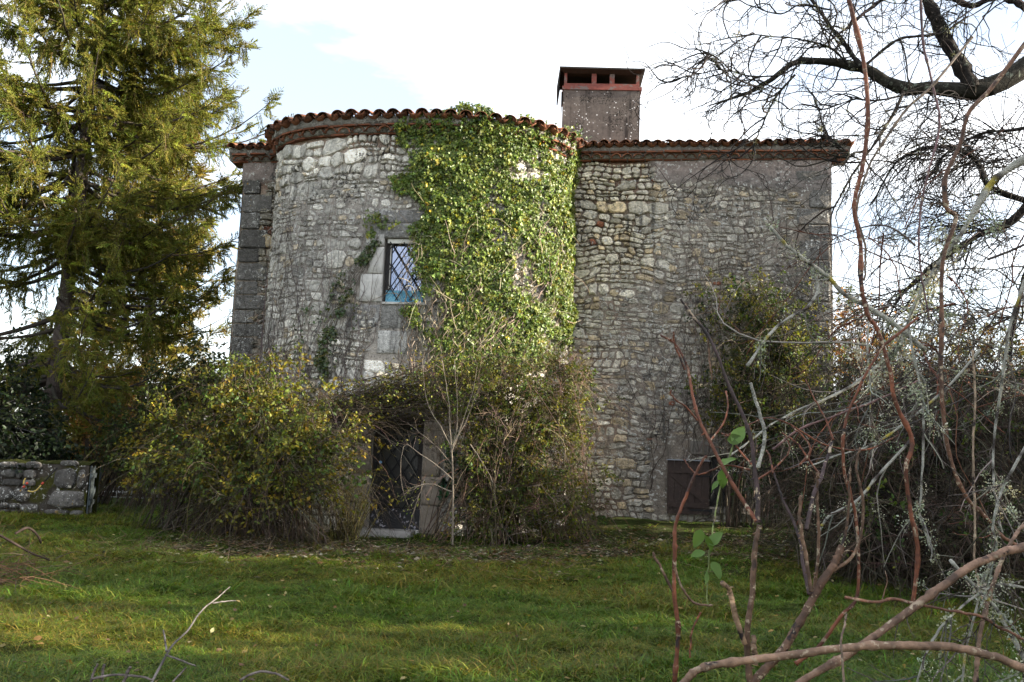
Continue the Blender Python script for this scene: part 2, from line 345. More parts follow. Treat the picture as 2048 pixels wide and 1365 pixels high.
def tower_map(s, z, d):
    s = np.asarray(s, float); d = np.asarray(d, float) + 0.012 * (4.0 - np.asarray(z, float))
    nx = np.interp(s, _sg, _nx); ny = np.interp(s, _sg, _ny)
    return np.stack([np.interp(s, _sg, _tx) + nx * d, np.interp(s, _sg, _ty) + ny * d, np.asarray(z, float) + 0 * s], -1)
def tower_normal(s):
    return np.stack([np.interp(s, _sg, _nx), np.interp(s, _sg, _ny), 0 * np.asarray(s, float)], -1)
def find_s(mp, L, px, py):
    s, z = np.meshgrid(np.linspace(0.02, L - 0.02, 300), np.linspace(-0.2, 8.4, 300))
    P = mp(s, z, 0 * s); x, y = proj(P.reshape(-1, 3)); e = (x - px) ** 2 + (y - py) ** 2
    # keep the side that faces the camera
    if mp is tower_map:
        nn = tower_normal(s.ravel()); v = CAM - P.reshape(-1, 3); e = e + 1e9 * ((nn * v).sum(-1) < 0)
    i = np.argmin(e); return s.ravel()[i], z.ravel()[i]

WS, WZ = find_s(tower_map, TL, 808, 543)           # window centre
DS, DZ = find_s(tower_map, TL, 792, 945)           # door centre
WIN_W, WIN_H = 0.86, 1.30
DOOR_W, DOOR_H = 1.02, 2.16
DZ0 = -0.06                                        # threshold level
S1, SZ1 = find_s(main_map, FL, 1376, 975)          # shutter
S2, SZ2 = find_s(main_map, FL, 1452, 965)          # little window
T_OPEN = [(WS - WIN_W / 2, WS + WIN_W / 2, WZ - WIN_H / 2, WZ + WIN_H / 2), (DS - DOOR_W / 2, DS + DOOR_W / 2, -1, DZ0 + DOOR_H)]
M_OPEN = [(S2 - 0.36, S2 + 0.36, SZ2 - 0.52, SZ2 + 0.52)]
def overl(c, r, m=0.0): return (c[:, 0] < r[1] + m) & (c[:, 1] > r[0] - m) & (c[:, 2] < r[3] + m) & (c[:, 3] > r[2] - m)

def warp(s, z, seed):
    return (s + 0.22 * (vn(s * 1.1 + 3, z * 1.6, seed) - 0.5) + 0.10 * (vn(s * 3.5, z * 4.5, seed + 5) - 0.5),
            z + 0.24 * (vn(s * 0.8, z * 0.9 + 7, seed + 1) - 0.5) + 0.11 * (vn(s * 2.9, z * 3.3, seed + 6) - 0.5))
def cells_rubble(s0, s1, z0, z1, hr, r, big=0.25, asp=2.0):
    out = []; z = z0
    while z < z1:
        h = min(r.uniform(*hr), z1 - z + 0.05); s = s0 - r.uniform(0, 0.2)
        while s < s1:
            w = h * r.uniform(0.75, 1.7); k = r.random()
            if k < big or h < 0.17: out.append((s, s + w, z, z + h))
            else:
                w *= 1.5; n = 2 if (k < 0.75 or h < 0.26) else 3; cut = np.sort(np.concatenate([[0], np.linspace(0, 1, n + 1)[1:-1] + r.uniform(-0.13, 0.13, n - 1), [1]]))
                for q in range(n):
                    m = max(1, int(round(w / (h / n) / asp * r.uniform(.7, 1.35)))); hor = np.sort(np.concatenate([[0], (np.arange(1, m) + r.uniform(-0.25, 0.25, m - 1)) / m, [1]]))
                    for p in range(m): out.append((s + w * hor[p], s + w * hor[p + 1], z + h * cut[q], z + h * cut[q + 1]))
            s += w
        z += h
    return np.array(out)
ROCK_K = 10
def stone_arrays(mp, cells, r, seed, joint, prot, rug=0.125, dowarp=True, flat=False):
    """each cell becomes one low domed, irregular stone: (M, 31, 3) points + faces"""
    Mn = len(cells); K = ROCK_K
    cs = (cells[:, 0] + cells[:, 1]) / 2; cz = (cells[:, 2] + cells[:, 3]) / 2
    hw = (cells[:, 1] - cells[:, 0]) / 2 - joint / 2; hh = (cells[:, 3] - cells[:, 2]) / 2 - joint / 2
    hw = np.maximum(hw, 0.02); hh = np.maximum(hh, 0.015)
    th = np.arange(K) * 2 * math.pi / K + 0.31 + r.uniform(-0.12, 0.12, (Mn, K)); e = (r.uniform(9, 14, Mn) if flat else r.uniform(2.1, 4.6, Mn))[:, None]
    ux = np.sign(np.cos(th)) * np.abs(np.cos(th)) ** (2 / e) * (1 + r.normal(0, rug, (Mn, K)))
    uy = np.sign(np.sin(th)) * np.abs(np.sin(th)) ** (2 / e) * (1 + r.normal(0, rug, (Mn, K)))
    sc = [1.01, 0.985, 0.86] if flat else [1.04, 0.96, 0.70]; ss = []; zz = []; dd = []
    tilt = r.normal(0, 0.25, (Mn, 2))
    for i, q in enumerate(sc):
        x = ux * q * hw[:, None]; y = uy * q * hh[:, None]
        ss.append(cs[:, None] + x); zz.append(cz[:, None] + y)
        base = [-0.035, 0.62, 1.0][i]
        d = np.full((Mn, K), -0.035) if i == 0 else prot[:, None] * base + (tilt[:, :1] * ux * q + tilt[:, 1:] * uy * q) * prot[:, None] * 0.8 + r.normal(0, 0.007, (Mn, K))
        dd.append(d)
    ss.append(cs[:, None]); zz.append(cz[:, None]); dd.append(prot[:, None] * 1.02 + r.normal(0, 0.004, (Mn, 1)))
    s = np.concatenate(ss, 1); z = np.concatenate(zz, 1); d = np.concatenate(dd, 1)
    if dowarp: s, z = warp(s, z, seed)
    P = mp(s, z, d)
    F = []
    for i in range(2):
        for k in range(K): F += [[i * K + k, i * K + (k + 1) % K, (i + 1) * K + (k + 1) % K], [i * K + k, (i + 1) * K + (k + 1) % K, (i + 1) * K + k]]
    for k in range(K): F.append([2 * K + k, 2 * K + (k + 1) % K, 3 * K])
    return P, np.array(F)
def wall_grid(mp, s0, s1, z0, z1, step, opens, dep, colf):
    ns = int((s1 - s0) / step) + 1; nz = int((z1 - z0) / step) + 1
    S, Z = np.meshgrid(np.linspace(s0, s1, ns), np.linspace(z0, z1, nz))
    D = dep(S, Z); P = mp(S.ravel(), Z.ravel(), D.ravel()); C = colf(S.ravel(), Z.ravel())
    idx = np.arange(ns * nz).reshape(nz, ns)
    F = np.stack([idx[:-1, :-1], idx[:-1, 1:], idx[1:, 1:], idx[1:, :-1]], -1).reshape(-1, 4)
    cs = (S[:-1, :-1] + S[1:, 1:]).ravel() / 2; cz = (Z[:-1, :-1] + Z[1:, 1:]).ravel() / 2
    keep = np.ones(len(F), bool)
    for o in opens: keep &= ~((cs > o[0]) & (cs < o[1]) & (cz > o[2]) & (cz < o[3]))
    b = MB(); b.add(P, F[keep], C); return b
def mixc(a, b, t): return np.asarray(a)[None] * (1 - t[:, None]) + np.asarray(b)[None] * t[:, None]

# weathering: where the stone is pale, where it has gone dark, where mortar smothers it
def main_pale(s, z):
    px = sstep(10.2, 8.6, s) * sstep(4.6, 6.4, z) + 0.75 * sstep(9.6, 8.0, s) * sstep(3.6, 0.4, z) + 0.35 * sstep(9.5, 8.3, s)
    return np.clip(px + 0.5 * (fbm(s * 1.3, z * 1.3, 21) - 0.5) * (s > 2), 0, 1)
def main_buried(s, z):
    return np.clip(sstep(8.9, 9.9, s + 0.6 * (fbm(s, z, 41) - .5)) * sstep(3.0, 5.2, z) * 0.75 + 0.9 * sstep(0.45, 0.62, fbm(s * 0.75, z * 0.9, 55)) * sstep(6.3, 5.6, z) + 0.4 * sstep(3, 1.5, s), 0, 1)
def main_plaster(s, z):   # smooth render under the eaves on the right and at the left corner
    e = 7.52 - 0.25 * sstep(10.5, 13, s) + 0.5 * (fbm(s * 1.4, z * 2, 61) - 0.5)
    return sstep(9.35, 9.5, s + 0.3 * (fbm(z * 4, s * 3, 3) - .5)) * sstep(e - 0.12, e + 0.12, z) + sstep(1.6, 1.2, s) * sstep(7.45, 7.6, z)
def main_dep(s, z):
    b = main_buried(s, z); pl = main_plaster(s, z)
    d = 0.030 * (fbm(s * 7, z * 9, 71, 4) - 0.5) * (0.6 + b) + 0.02 * (fbm(s * 1.5, z * 1.5, 73) - .5)
    d = d - 0.050 * sstep(9.8, 9.0, s) * sstep(5.4, 6.1, z) + 0.008 * b - 0.020 * (1 - b)
    return d * (1 - pl) + pl * (0.045 + 0.008 * (fbm(s * 5, z * 5, 75) - .5))
def main_mcol(s, z):
    pl = main_plaster(s, z); t = np.clip(main_pale(s, z), 0, 1)
    c = mixc((0.25, 0.215, 0.182), (0.34, 0.265, 0.195), np.clip(t * 0.9 + 0.5 * (fbm(s * 2, z * 2, 81) - .3), 0, 1))
    red = sstep(0.56, 0.66, fbm(s * 1.1, z * 1.4, 83)) * t * 0.6
    c = c * (1 - red[:, None]) + np.array([0.25, 0.13, 0.085]) * red[:, None]
    top = sstep(7.2, 7.75, z + 0.3 * (fbm(s * 2, z, 84) - .5)) * sstep(9.6, 9.2, s); c = c * (1 - top[:, None]) + np.array([0.34, 0.22, 0.17]) * top[:, None]
    pc = mixc((0.29, 0.235, 0.21), (0.20, 0.178, 0.165), np.clip(sstep(7.9, 7.3, z + 0.25 * (fbm(s * 4, z * 3, 87) - .5)), 0, 1))
    return c * (1 - pl[:, None]) + pc * pl[:, None]
def main_scol(s, z, r):
    n = len(s); t = np.clip(main_pale(s, z) + r.normal(0, 0.16, n), 0, 1)
    c = mixc((0.42, 0.385, 0.330), (0.69, 0.62, 0.49), t) * np.exp(r.normal(0, 0.22, (n, 1)))
    warm = (r.random(n) < 0.13)[:, None]; c = np.where(warm, c * np.array([1.08, 0.95, 0.76]), c)
    red = (r.random(n) < 0.005)[:, None]; c = np.where(red, np.array([0.30, 0.12, 0.07]), c)
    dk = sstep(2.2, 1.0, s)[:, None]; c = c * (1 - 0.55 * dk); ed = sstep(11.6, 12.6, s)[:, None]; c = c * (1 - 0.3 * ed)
    return c
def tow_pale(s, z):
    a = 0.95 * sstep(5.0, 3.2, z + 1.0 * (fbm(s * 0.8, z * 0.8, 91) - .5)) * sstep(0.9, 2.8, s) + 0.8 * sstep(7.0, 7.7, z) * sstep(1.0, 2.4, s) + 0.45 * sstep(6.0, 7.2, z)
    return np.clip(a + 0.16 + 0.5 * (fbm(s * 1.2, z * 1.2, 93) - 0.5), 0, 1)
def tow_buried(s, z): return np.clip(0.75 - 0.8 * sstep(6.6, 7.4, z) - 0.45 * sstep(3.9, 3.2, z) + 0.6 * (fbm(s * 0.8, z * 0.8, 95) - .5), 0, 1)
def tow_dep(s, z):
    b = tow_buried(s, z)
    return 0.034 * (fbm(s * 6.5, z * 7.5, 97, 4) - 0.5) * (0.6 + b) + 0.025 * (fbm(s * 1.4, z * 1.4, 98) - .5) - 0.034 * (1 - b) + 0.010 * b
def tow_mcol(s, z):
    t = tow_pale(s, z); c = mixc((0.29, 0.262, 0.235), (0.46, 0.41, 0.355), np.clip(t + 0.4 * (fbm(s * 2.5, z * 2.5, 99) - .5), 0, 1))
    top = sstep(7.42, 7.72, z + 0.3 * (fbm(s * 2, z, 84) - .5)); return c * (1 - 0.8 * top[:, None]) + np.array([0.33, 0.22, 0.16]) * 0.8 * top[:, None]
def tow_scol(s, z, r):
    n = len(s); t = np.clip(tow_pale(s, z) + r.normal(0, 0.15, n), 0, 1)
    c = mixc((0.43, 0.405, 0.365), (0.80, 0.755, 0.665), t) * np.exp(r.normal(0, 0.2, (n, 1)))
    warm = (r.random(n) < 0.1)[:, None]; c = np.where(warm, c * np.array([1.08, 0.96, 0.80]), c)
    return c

# --- masonry of both walls
IVY_POLY = [(800, 258), (870, 225), (960, 210), (985, 240), (1060, 248), (1142, 258), (1148, 330), (1135, 420), (1135, 560), (1128, 640), (1118, 700), (1100, 735), (1000, 760), (880, 760), (866, 700), (850, 660), (800, 625), (826, 602), (845, 570), (826, 510), (835, 482), (800, 472), (745, 474), (733, 440), (750, 412), (772, 440), (828, 455), (850, 440), (830, 400), (785, 380), (790, 350), (832, 330), (800, 300)]
def build_masonry():
    r = rng(11); R2 = rng(12)
    b = wall_grid(tower_map, 0, TL, -0.5, WT - 0.02, 0.045, T_OPEN, tow_dep, tow_mcol)
    tw = b.obj('tower_wall', M['mortar'], HOUSE)
    gx, gz0 = FA[0], FA[1]
    b = wall_grid(main_map, 0, 1.75, -0.5, WT + 0.1, 0.045, [], main_dep, main_mcol)
    b2 = wall_grid(main_map, 7.3, FL, -0.5, WT + 0.1, 0.045, M_OPEN, main_dep, main_mcol)
    lw = b.obj('corner_wall', M['mortar'], HOUSE); mw = b2.obj('main_wall', M['mortar'], HOUSE)
    # tower stones
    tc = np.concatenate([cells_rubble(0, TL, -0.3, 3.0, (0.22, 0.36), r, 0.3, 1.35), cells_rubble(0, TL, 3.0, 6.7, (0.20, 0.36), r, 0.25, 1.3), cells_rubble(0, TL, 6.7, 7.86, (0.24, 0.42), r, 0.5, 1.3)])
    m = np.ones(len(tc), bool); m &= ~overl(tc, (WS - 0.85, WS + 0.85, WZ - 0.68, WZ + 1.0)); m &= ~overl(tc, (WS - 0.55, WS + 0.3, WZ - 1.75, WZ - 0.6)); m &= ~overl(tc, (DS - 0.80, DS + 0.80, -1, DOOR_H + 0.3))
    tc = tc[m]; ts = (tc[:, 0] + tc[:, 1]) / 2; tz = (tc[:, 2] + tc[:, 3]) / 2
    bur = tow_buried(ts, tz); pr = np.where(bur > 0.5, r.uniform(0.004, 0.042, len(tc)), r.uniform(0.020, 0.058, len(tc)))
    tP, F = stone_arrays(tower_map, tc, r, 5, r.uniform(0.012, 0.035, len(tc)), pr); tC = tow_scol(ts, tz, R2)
    # main wall stones
    mc = np.concatenate([cells_rubble(7.4, 12.55, -0.3, 5.6, (0.15, 0.29), r, 0.25, 1.9), cells_rubble(7.4, 9.55, 5.6, 7.98, (0.20, 0.31), r, 0.42, 1.6), cells_rubble(9.55, 12.55, 5.6, 7.75, (0.16, 0.32), r, 0.3, 1.6), cells_rubble(0.62, 1.6, -0.3, 7.5, (0.16, 0.32), r, 0.3)])
    qs = []
    for (a, sg) in ((FL - 0.03, -1), (0.03, 1)):
        z = -0.2; k = 0
        while z < 7.45:
            h = r.uniform(0.30, 0.46); w = (0.72 if k % 2 else 0.48) + r.uniform(-0.06, 0.06); k += 1
            qs.append((min(a, a + sg * w), max(a, a + sg * w), z, z + h)); z += h
    qs = np.array(qs)
    m = ~overl(mc, (S1 - 0.62, S2 + 0.62, SZ2 - 0.62, SZ2 + 0.80)); mc = mc[m]
    ms = (mc[:, 0] + mc[:, 1]) / 2; mz = (mc[:, 2] + mc[:, 3]) / 2
    bur = main_buried(ms, mz); pr = np.where(bur > 0.5, r.uniform(0.004, 0.040, len(mc)), r.uniform(0.016, 0.052, len(mc)))
    mP, _ = stone_arrays(main_map, mc, r, 6, r.uniform(0.010, 0.030, len(mc)), pr); mC = main_scol(ms, mz, R2)
    qP, _ = stone_arrays(main_map, qs, r, 6, np.full(len(qs), 0.018), r.uniform(0.03, 0.05, len(qs)), rug=0.012, dowarp=False, flat=True)
    qC = np.array([0.17, 0.160, 0.147]) * np.exp(r.normal(0, 0.2, (len(qs), 1))) * np.ones(3)
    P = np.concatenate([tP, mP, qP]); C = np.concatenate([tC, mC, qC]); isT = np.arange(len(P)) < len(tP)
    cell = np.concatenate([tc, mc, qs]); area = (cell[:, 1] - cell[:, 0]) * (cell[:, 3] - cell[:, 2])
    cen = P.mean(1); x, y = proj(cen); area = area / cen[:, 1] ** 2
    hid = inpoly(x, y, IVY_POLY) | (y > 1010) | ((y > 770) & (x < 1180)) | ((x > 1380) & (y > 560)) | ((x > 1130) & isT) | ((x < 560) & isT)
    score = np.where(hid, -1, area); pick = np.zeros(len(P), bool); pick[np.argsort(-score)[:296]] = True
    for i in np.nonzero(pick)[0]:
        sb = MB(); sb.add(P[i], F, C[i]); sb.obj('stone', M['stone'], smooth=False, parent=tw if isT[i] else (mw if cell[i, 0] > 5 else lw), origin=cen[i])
    for par, sel in ((tw, isT & ~pick), (mw, ~isT & ~pick)):
        sb = MB(); n = int(sel.sum()); V = P[sel].reshape(-1, 3); FF = (F[None] + (np.arange(n) * P.shape[1])[:, None, None]).reshape(-1, 3)
        sb.add(V, FF, np.repeat(C[sel], P.shape[1], 0)); sb.obj('rubble_stones', M['stone'], par, kind='stuff', smooth=False)
    # back and side walls of the house (a plain rendered shell)
    b = MB(); D = 9.0
    p = lambda u, w: np.array([FA[0] + FE[0] * u + FN[0] * w, FA[1] + FE[1] * u + FN[1] * w])
    for (u0, w0, u1, w1) in ((0, -0.02, 0, -D), (0, -D, FL, -D), (FL, -D, FL, -0.02)):
        a, c = p(u0, w0), p(u1, w1); n = int(np.hypot(*(c - a)) / 0.3) + 1; zz = np.linspace(-0.5, WT + 0.1, 28)
        S, Z = np.meshgrid(np.linspace(0, 1, n), zz); dd = 0.02 * (fbm(S * 40, Z * 6, 5) - .5)
        X = a[0] + (c[0] - a[0]) * S; Y = a[1] + (c[1] - a[1]) * S
        idx = np.arange(S.size).reshape(S.shape); F4 = np.stack([idx[:-1, :-1], idx[:-1, 1:], idx[1:, 1:], idx[1:, :-1]], -1).reshape(-1, 4)
        b.add(np.stack([X, Y, Z], -1).reshape(-1, 3), F4, (0.16, 0.145, 0.13))
    b.obj('side_walls', M['mortar'], HOUSE, kind='stuff')
build_masonry()

# --- dressed blocks round the openings
def rough_block(b, c, fr, size, r, col, n=4):
    """bevelled, slightly uneven block; fr rows = tangent, normal(out), up"""
    t = np.array([-1, -0.94, -0.4, 0.4, 0.94, 1]); 
    U, Vv = np.meshgrid(t, t)
    hx, hy, hz = np.asarray(size) / 2
    dep = np.where((np.abs(U) > 0.99) | (np.abs(Vv) > 0.99), hy - min(0.02, hy * 0.5), hy + r.normal(0, 0.0035, U.shape))
    X = U * hx * (1 + r.normal(0, 0.006, U.shape)); Z = Vv * hz * (1 + r.normal(0, 0.006, U.shape))
    front = np.stack([X, dep, Z], -1).reshape(-1, 3)
    idx = np.arange(36).reshape(6, 6); F = np.stack([idx[:-1, :-1], idx[:-1, 1:], idx[1:, 1:], idx[1:, :-1]], -1).reshape(-1, 4)
    ring = np.concatenate([idx[0, :-1], idx[:-1, -1], idx[-1, :0:-1], idx[:0:-1, 0]])
    back = front[ring].copy(); back[:, 1] = -hy; nb = len(ring)
    F2 = [[ring[i], 36 + i, 36 + (i + 1) % nb, ring[(i + 1) % nb]] for i in range(nb)]
    V = np.concatenate([front, back]) @ fr + c
    b.add(V, np.concatenate([F, np.array(F2)]), col)
def frame_at(mp, s, z, d=0.0):
    p = mp(np.array([s]), np.array([z]), np.array([d]))[0]; q = mp(np.array([s + 0.02]), np.array([z]), np.array([d]))[0]; q0 = mp(np.array([s - 0.02]), np.array([z]), np.array([d]))[0]
    t = nrm(q - q0); n = np.array([t[1], -t[0], 0]); return p, np.stack([t, n, [0, 0, 1]])
def block_part(name, mp, s, z, w, h, dep, out, col, r, parent=HOUSE, fr0=None):
    p, fr = frame_at(mp, s, z)
    if fr0 is not None: fr = fr0
    b = MB(); rough_block(b, p + fr[1] * (out - dep / 2), fr, (w, dep, h), r, col); return b.obj(name, M['block'], parent)
def clip_bars(w, h, ang, gap, off=0.0):
    """segments of parallel lines at angle ang clipped to a w x h rectangle centred on 0"""
    d = np.array([math.cos(ang), math.sin(ang)]); n = np.array([-d[1], d[0]]); out = []
    R = math.hypot(w, h)
    for k in np.arange(-int(R / gap) - 1, int(R / gap) + 2):
        c = n * (k * gap + off); t0, t1 = -9e9, 9e9; ok = True
        for ax, lim in ((0, w / 2), (1, h / 2)):
            if abs(d[ax]) < 1e-9: ok &= abs(c[ax]) < lim; continue
            a, b = (-lim - c[ax]) / d[ax], (lim - c[ax]) / d[ax]; t0 = max(t0, min(a, b)); t1 = min(t1, max(a, b))
        if ok and t1 - t0 > 0.08: out.append((c + d * t0, c + d * t1))
    return out
def flatbar(b, a, c, p, fr, width, thick, dep):
    a3 = p + fr[0] * a[0] + fr[2] * a[1] + fr[1] * dep; c3 = p + fr[0] * c[0] + fr[2] * c[1] + fr[1] * dep
    t = nrm(c3 - a3); L = np.linalg.norm(c3 - a3); b.box((a3 + c3) / 2, (L, thick, width), np.stack([t, fr[1], np.cross(t, fr[1])]))
def lattice(parent, p, fr, w, h, ang, gap, dep, width=0.022, off=0.0):
    for sgn, dd in ((1, 0.0), (-1, 0.012)):
        for a, c in clip_bars(w, h, sgn * ang, gap, off):
            b = MB(); flatbar(b, a, c, p, fr, width, 0.010, dep + dd); b.obj('lattice_bar', M['iron'], parent, smooth=False)
def reveal(b, p, fr, w, h, dep, col=(0.2, 0.185, 0.165), floor=True):
    """inside faces of an opening"""
    for (cx, cz, sx, sz) in ((-w / 2 - 0.05, 0, 0.10, h + 0.2), (w / 2 + 0.05, 0, 0.10, h + 0.2), (0, h / 2 + 0.05, w, 0.10)) + (((0, -h / 2 - 0.05, w, 0.10),) if floor else ()):
        b.box(p + fr[0] * cx + fr[2] * cz - fr[1] * dep / 2, (sx, dep, sz), fr, col)

def build_window():
    r = rng(31); p, fr = frame_at(tower_map, WS, WZ); 
    pale = np.array([0.54, 0.52, 0.485]); grey = np.array([0.29, 0.28, 0.268])
    b = MB(); reveal(b, p - fr[1] * 0.04, fr, WIN_W, WIN_H, 0.36); b.obj('window_reveal', M['block'], HOUSE, smooth=False)
    def blk(dx, dz, w, h, col, out=0.05, name='jamb_block'):
        bb = MB(); rough_block(bb, p + fr[0] * dx + fr[2] * dz + fr[1] * (out - 0.14), fr, (w, 0.24, h), r, col); bb.obj(name, M['block' if name == 'jamb_block' or name == 'window_sill' else 'stone'], HOUSE)
    hw = WIN_W / 2
    blk(-hw - 0.235, -0.36, 0.455, 0.57, pale * 0.95); blk(-hw - 0.16, 0.21, 0.30, 0.55, pale); blk(-hw - 0.20, 0.62, 0.38, 0.24, pale * 0.8)
    blk(hw + 0.20, -0.30, 0.38, 0.66, pale * 0.7, 0.03); blk(hw + 0.17, 0.35, 0.32, 0.6, pale * 0.7, 0.03)
    blk(0.05, 0.82, 1.55, 0.30, grey * 1.05, 0.045, 'lintel_block'); blk(-0.10, 1.12, 1.15, 0.26, grey * 0.9, 0.03, 'lintel_block')
    blk(-0.12, -0.93, 0.62, 0.50, pale * 0.62, 0.04, 'sill_block'); blk(-0.17, -1.45, 0.60, 0.46, pale * 1.15, 0.045, 'sill_block')
    blk(-0.79, -0.93, 0.66, 0.48, grey * 1.2, 0.02, 'sill_block'); blk(0.03, -WIN_H / 2 - 0.02, 0.92, 0.05, pale, 0.075, 'window_sill')
    # timber frame with pane, iron lattice, pale roller strip and turquoise panel
    b = MB(); q = p - fr[1] * 0.16
    for dx, dz, sx, sz in ((-hw + 0.045, 0, 0.09, WIN_H), (hw - 0.045, 0, 0.09, WIN_H), (0, WIN_H / 2 - 0.05, WIN_W - 0.18, 0.10), (0, -WIN_H / 2 + 0.04, WIN_W - 0.18, 0.08)):
        b.box(q + fr[0] * dx + fr[2] * dz, (sx, 0.07, sz), fr)
    wn_ = b.obj('window', M['frame'], HOUSE, smooth=False)
    b = MB(); b.box(q - fr[1] * 0.02, (WIN_W - 0.18, 0.012, WIN_H - 0.18), fr); b.obj('pane', M['glass'], wn_, smooth=False)
    b = MB(); b.box(q - fr[1] * 0.2, (WIN_W + 0.1, 0.02, WIN_H + 0.1), fr); b.obj('window_backing', M['dark'], HOUSE, smooth=False)
    b = MB(); b.box(q + fr[0] * (-hw + 0.105) + fr[1] * 0.03, (0.022, 0.03, WIN_H - 0.2), fr); b.obj('white_bead', M['white'], wn_, smooth=False)
    b = MB(); b.box(q + fr[2] * (WIN_H / 2 - 0.035) + fr[1] * 0.10 + fr[0] * 0.02, (WIN_W - 0.06, 0.05, 0.085), fr); b.obj('roller_strip', M['white'], wn_, smooth=False)
    b = MB(); b.box(q + fr[2] * (-WIN_H / 2 + 0.14) + fr[1] * 0.055, (WIN_W - 0.10, 0.02, 0.25), fr); o = b.obj('lower_panel', M['blue'], wn_, smooth=False); o["label"] = "turquoise patterned panel across the foot of the window"
    lattice(wn_, p, fr, WIN_W - 0.06, WIN_H - 0.10, math.radians(57), 0.235, -0.045, 0.022, 0.05)
build_window()

def build_door():
    r = rng(32); zc = DZ0 + DOOR_H / 2; p, fr = frame_at(tower_map, DS, zc); hw = DOOR_W / 2
    col = np.array([0.29, 0.245, 0.20])
    b = MB(); reveal(b, p - fr[1] * 0.06, fr, DOOR_W, DOOR_H, 0.40, (0.22, 0.19, 0.16), floor=False); b.obj('door_reveal', M['block'], HOUSE, smooth=False)
    for sg in (-1, 1):
        z = -DOOR_H / 2 - 0.1
        for k, h in enumerate((0.62, 0.55, 0.60, 0.50)):
            w = 0.34 + (0.10 if k % 2 else 0); bb = MB(); rough_block(bb, p + fr[0] * sg * (hw + w / 2) + fr[2] * (z + h / 2) + fr[1] * (-0.07), fr, (w - 0.012, 0.26, h - 0.012), r, col * r.uniform(0.85, 1.1)); bb.obj('jamb_block', M['block'], HOUSE); z += h
    bb = MB(); rough_block(bb, p + fr[2] * (DOOR_H / 2 + 0.19) - fr[1] * 0.06, fr, (1.75, 0.28, 0.36), r, col * 0.8); bb.obj('lintel_block', M['block'], HOUSE)
    q = p - fr[1] * 0.14
    b = MB(); b.box(q - fr[1] * 0.03, (DOOR_W - 0.12, 0.03, DOOR_H - 0.05), fr)
    for dx, dz, sx, sz in ((-hw + 0.07, 0.0, 0.14, DOOR_H), (hw - 0.06, 0, 0.12, DOOR_H), (0, DOOR_H / 2 - 0.06, DOOR_W - 0.26, 0.12)):
        b.box(q + fr[0] * dx + fr[2] * dz, (sx, 0.06, sz), fr)
    d = b.obj('door', M['frame'], HOUSE, smooth=False); d["label"] = "dark panelled door behind a diamond iron grille"
    b = MB(); b.box(q + fr[2] * 0.14 - fr[1] * 0.004, (DOOR_W - 0.26, 0.012, DOOR_H - 0.62), fr); b.obj('panel', M['doorpanel'], d, smooth=False)
    b = MB(); b.box(q + fr[2] * (-DOOR_H / 2 + 0.22) + fr[1] * 0.035, (DOOR_W - 0.04, 0.03, 0.40), fr); o = b.obj('kick_plate', M['kick'], d, smooth=False); o["label"] = "black kick plate with flaking paint"
    b = MB(); b.box(q + fr[2] * (-DOOR_H / 2 + 0.0) + fr[1] * 0.10, (DOOR_W - 0.02, 0.30, 0.07), fr); b.obj('threshold', M['white'], d, smooth=False)
    lattice(d, p + fr[2] * 0.16, fr, DOOR_W - 0.20, DOOR_H - 0.5, math.radians(57), 0.20, -0.085, 0.026, 0.04)
    b = MB(); uv = [(a, e) for e in np.linspace(0, math.pi, 7) for a in np.linspace(0, 2 * math.pi, 10, endpoint=False)]
    V = np.array([[math.cos(a) * math.sin(e), math.sin(a) * math.sin(e), math.cos(e)] for a, e in uv]) * 0.035
    idx = np.arange(70).reshape(7, 10); F = np.stack([idx[:-1], np.roll(idx, -1, 1)[:-1], np.roll(idx, -1, 1)[1:], idx[1:]], -1).reshape(-1, 4)
    kp = q + fr[0] * (-hw + 0.17) + fr[1] * 0.085 + fr[2] * 0.22
    b.add(V + kp, F); b.tubes(np.stack([kp, kp - fr[1] * 0.09]), np.array([0.012, 0.012]), 8); b.obj('knob', M['knob'], d)
    b = MB(); b.box(q + fr[0] * (-hw + 0.07) + fr[1] * 0.045 + fr[2] * 0.16, (0.07, 0.04, 0.14), fr); b.obj('lock', M['iron'], d, smooth=False)
    # worn step in front of the door
    sp = p + fr[1] * 0.62; g = float(gz(sp[0], sp[1])); bb = MB(); rough_block(bb, np.array([sp[0], sp[1], g + 0.05]), np.stack([fr[0], np.array([0, 0, 1.0]), -fr[1]]), (1.0, 0.14, 0.45), r, (0.33, 0.31, 0.29)); bb.obj('door_step', M['block'], HOUSE)
build_door()

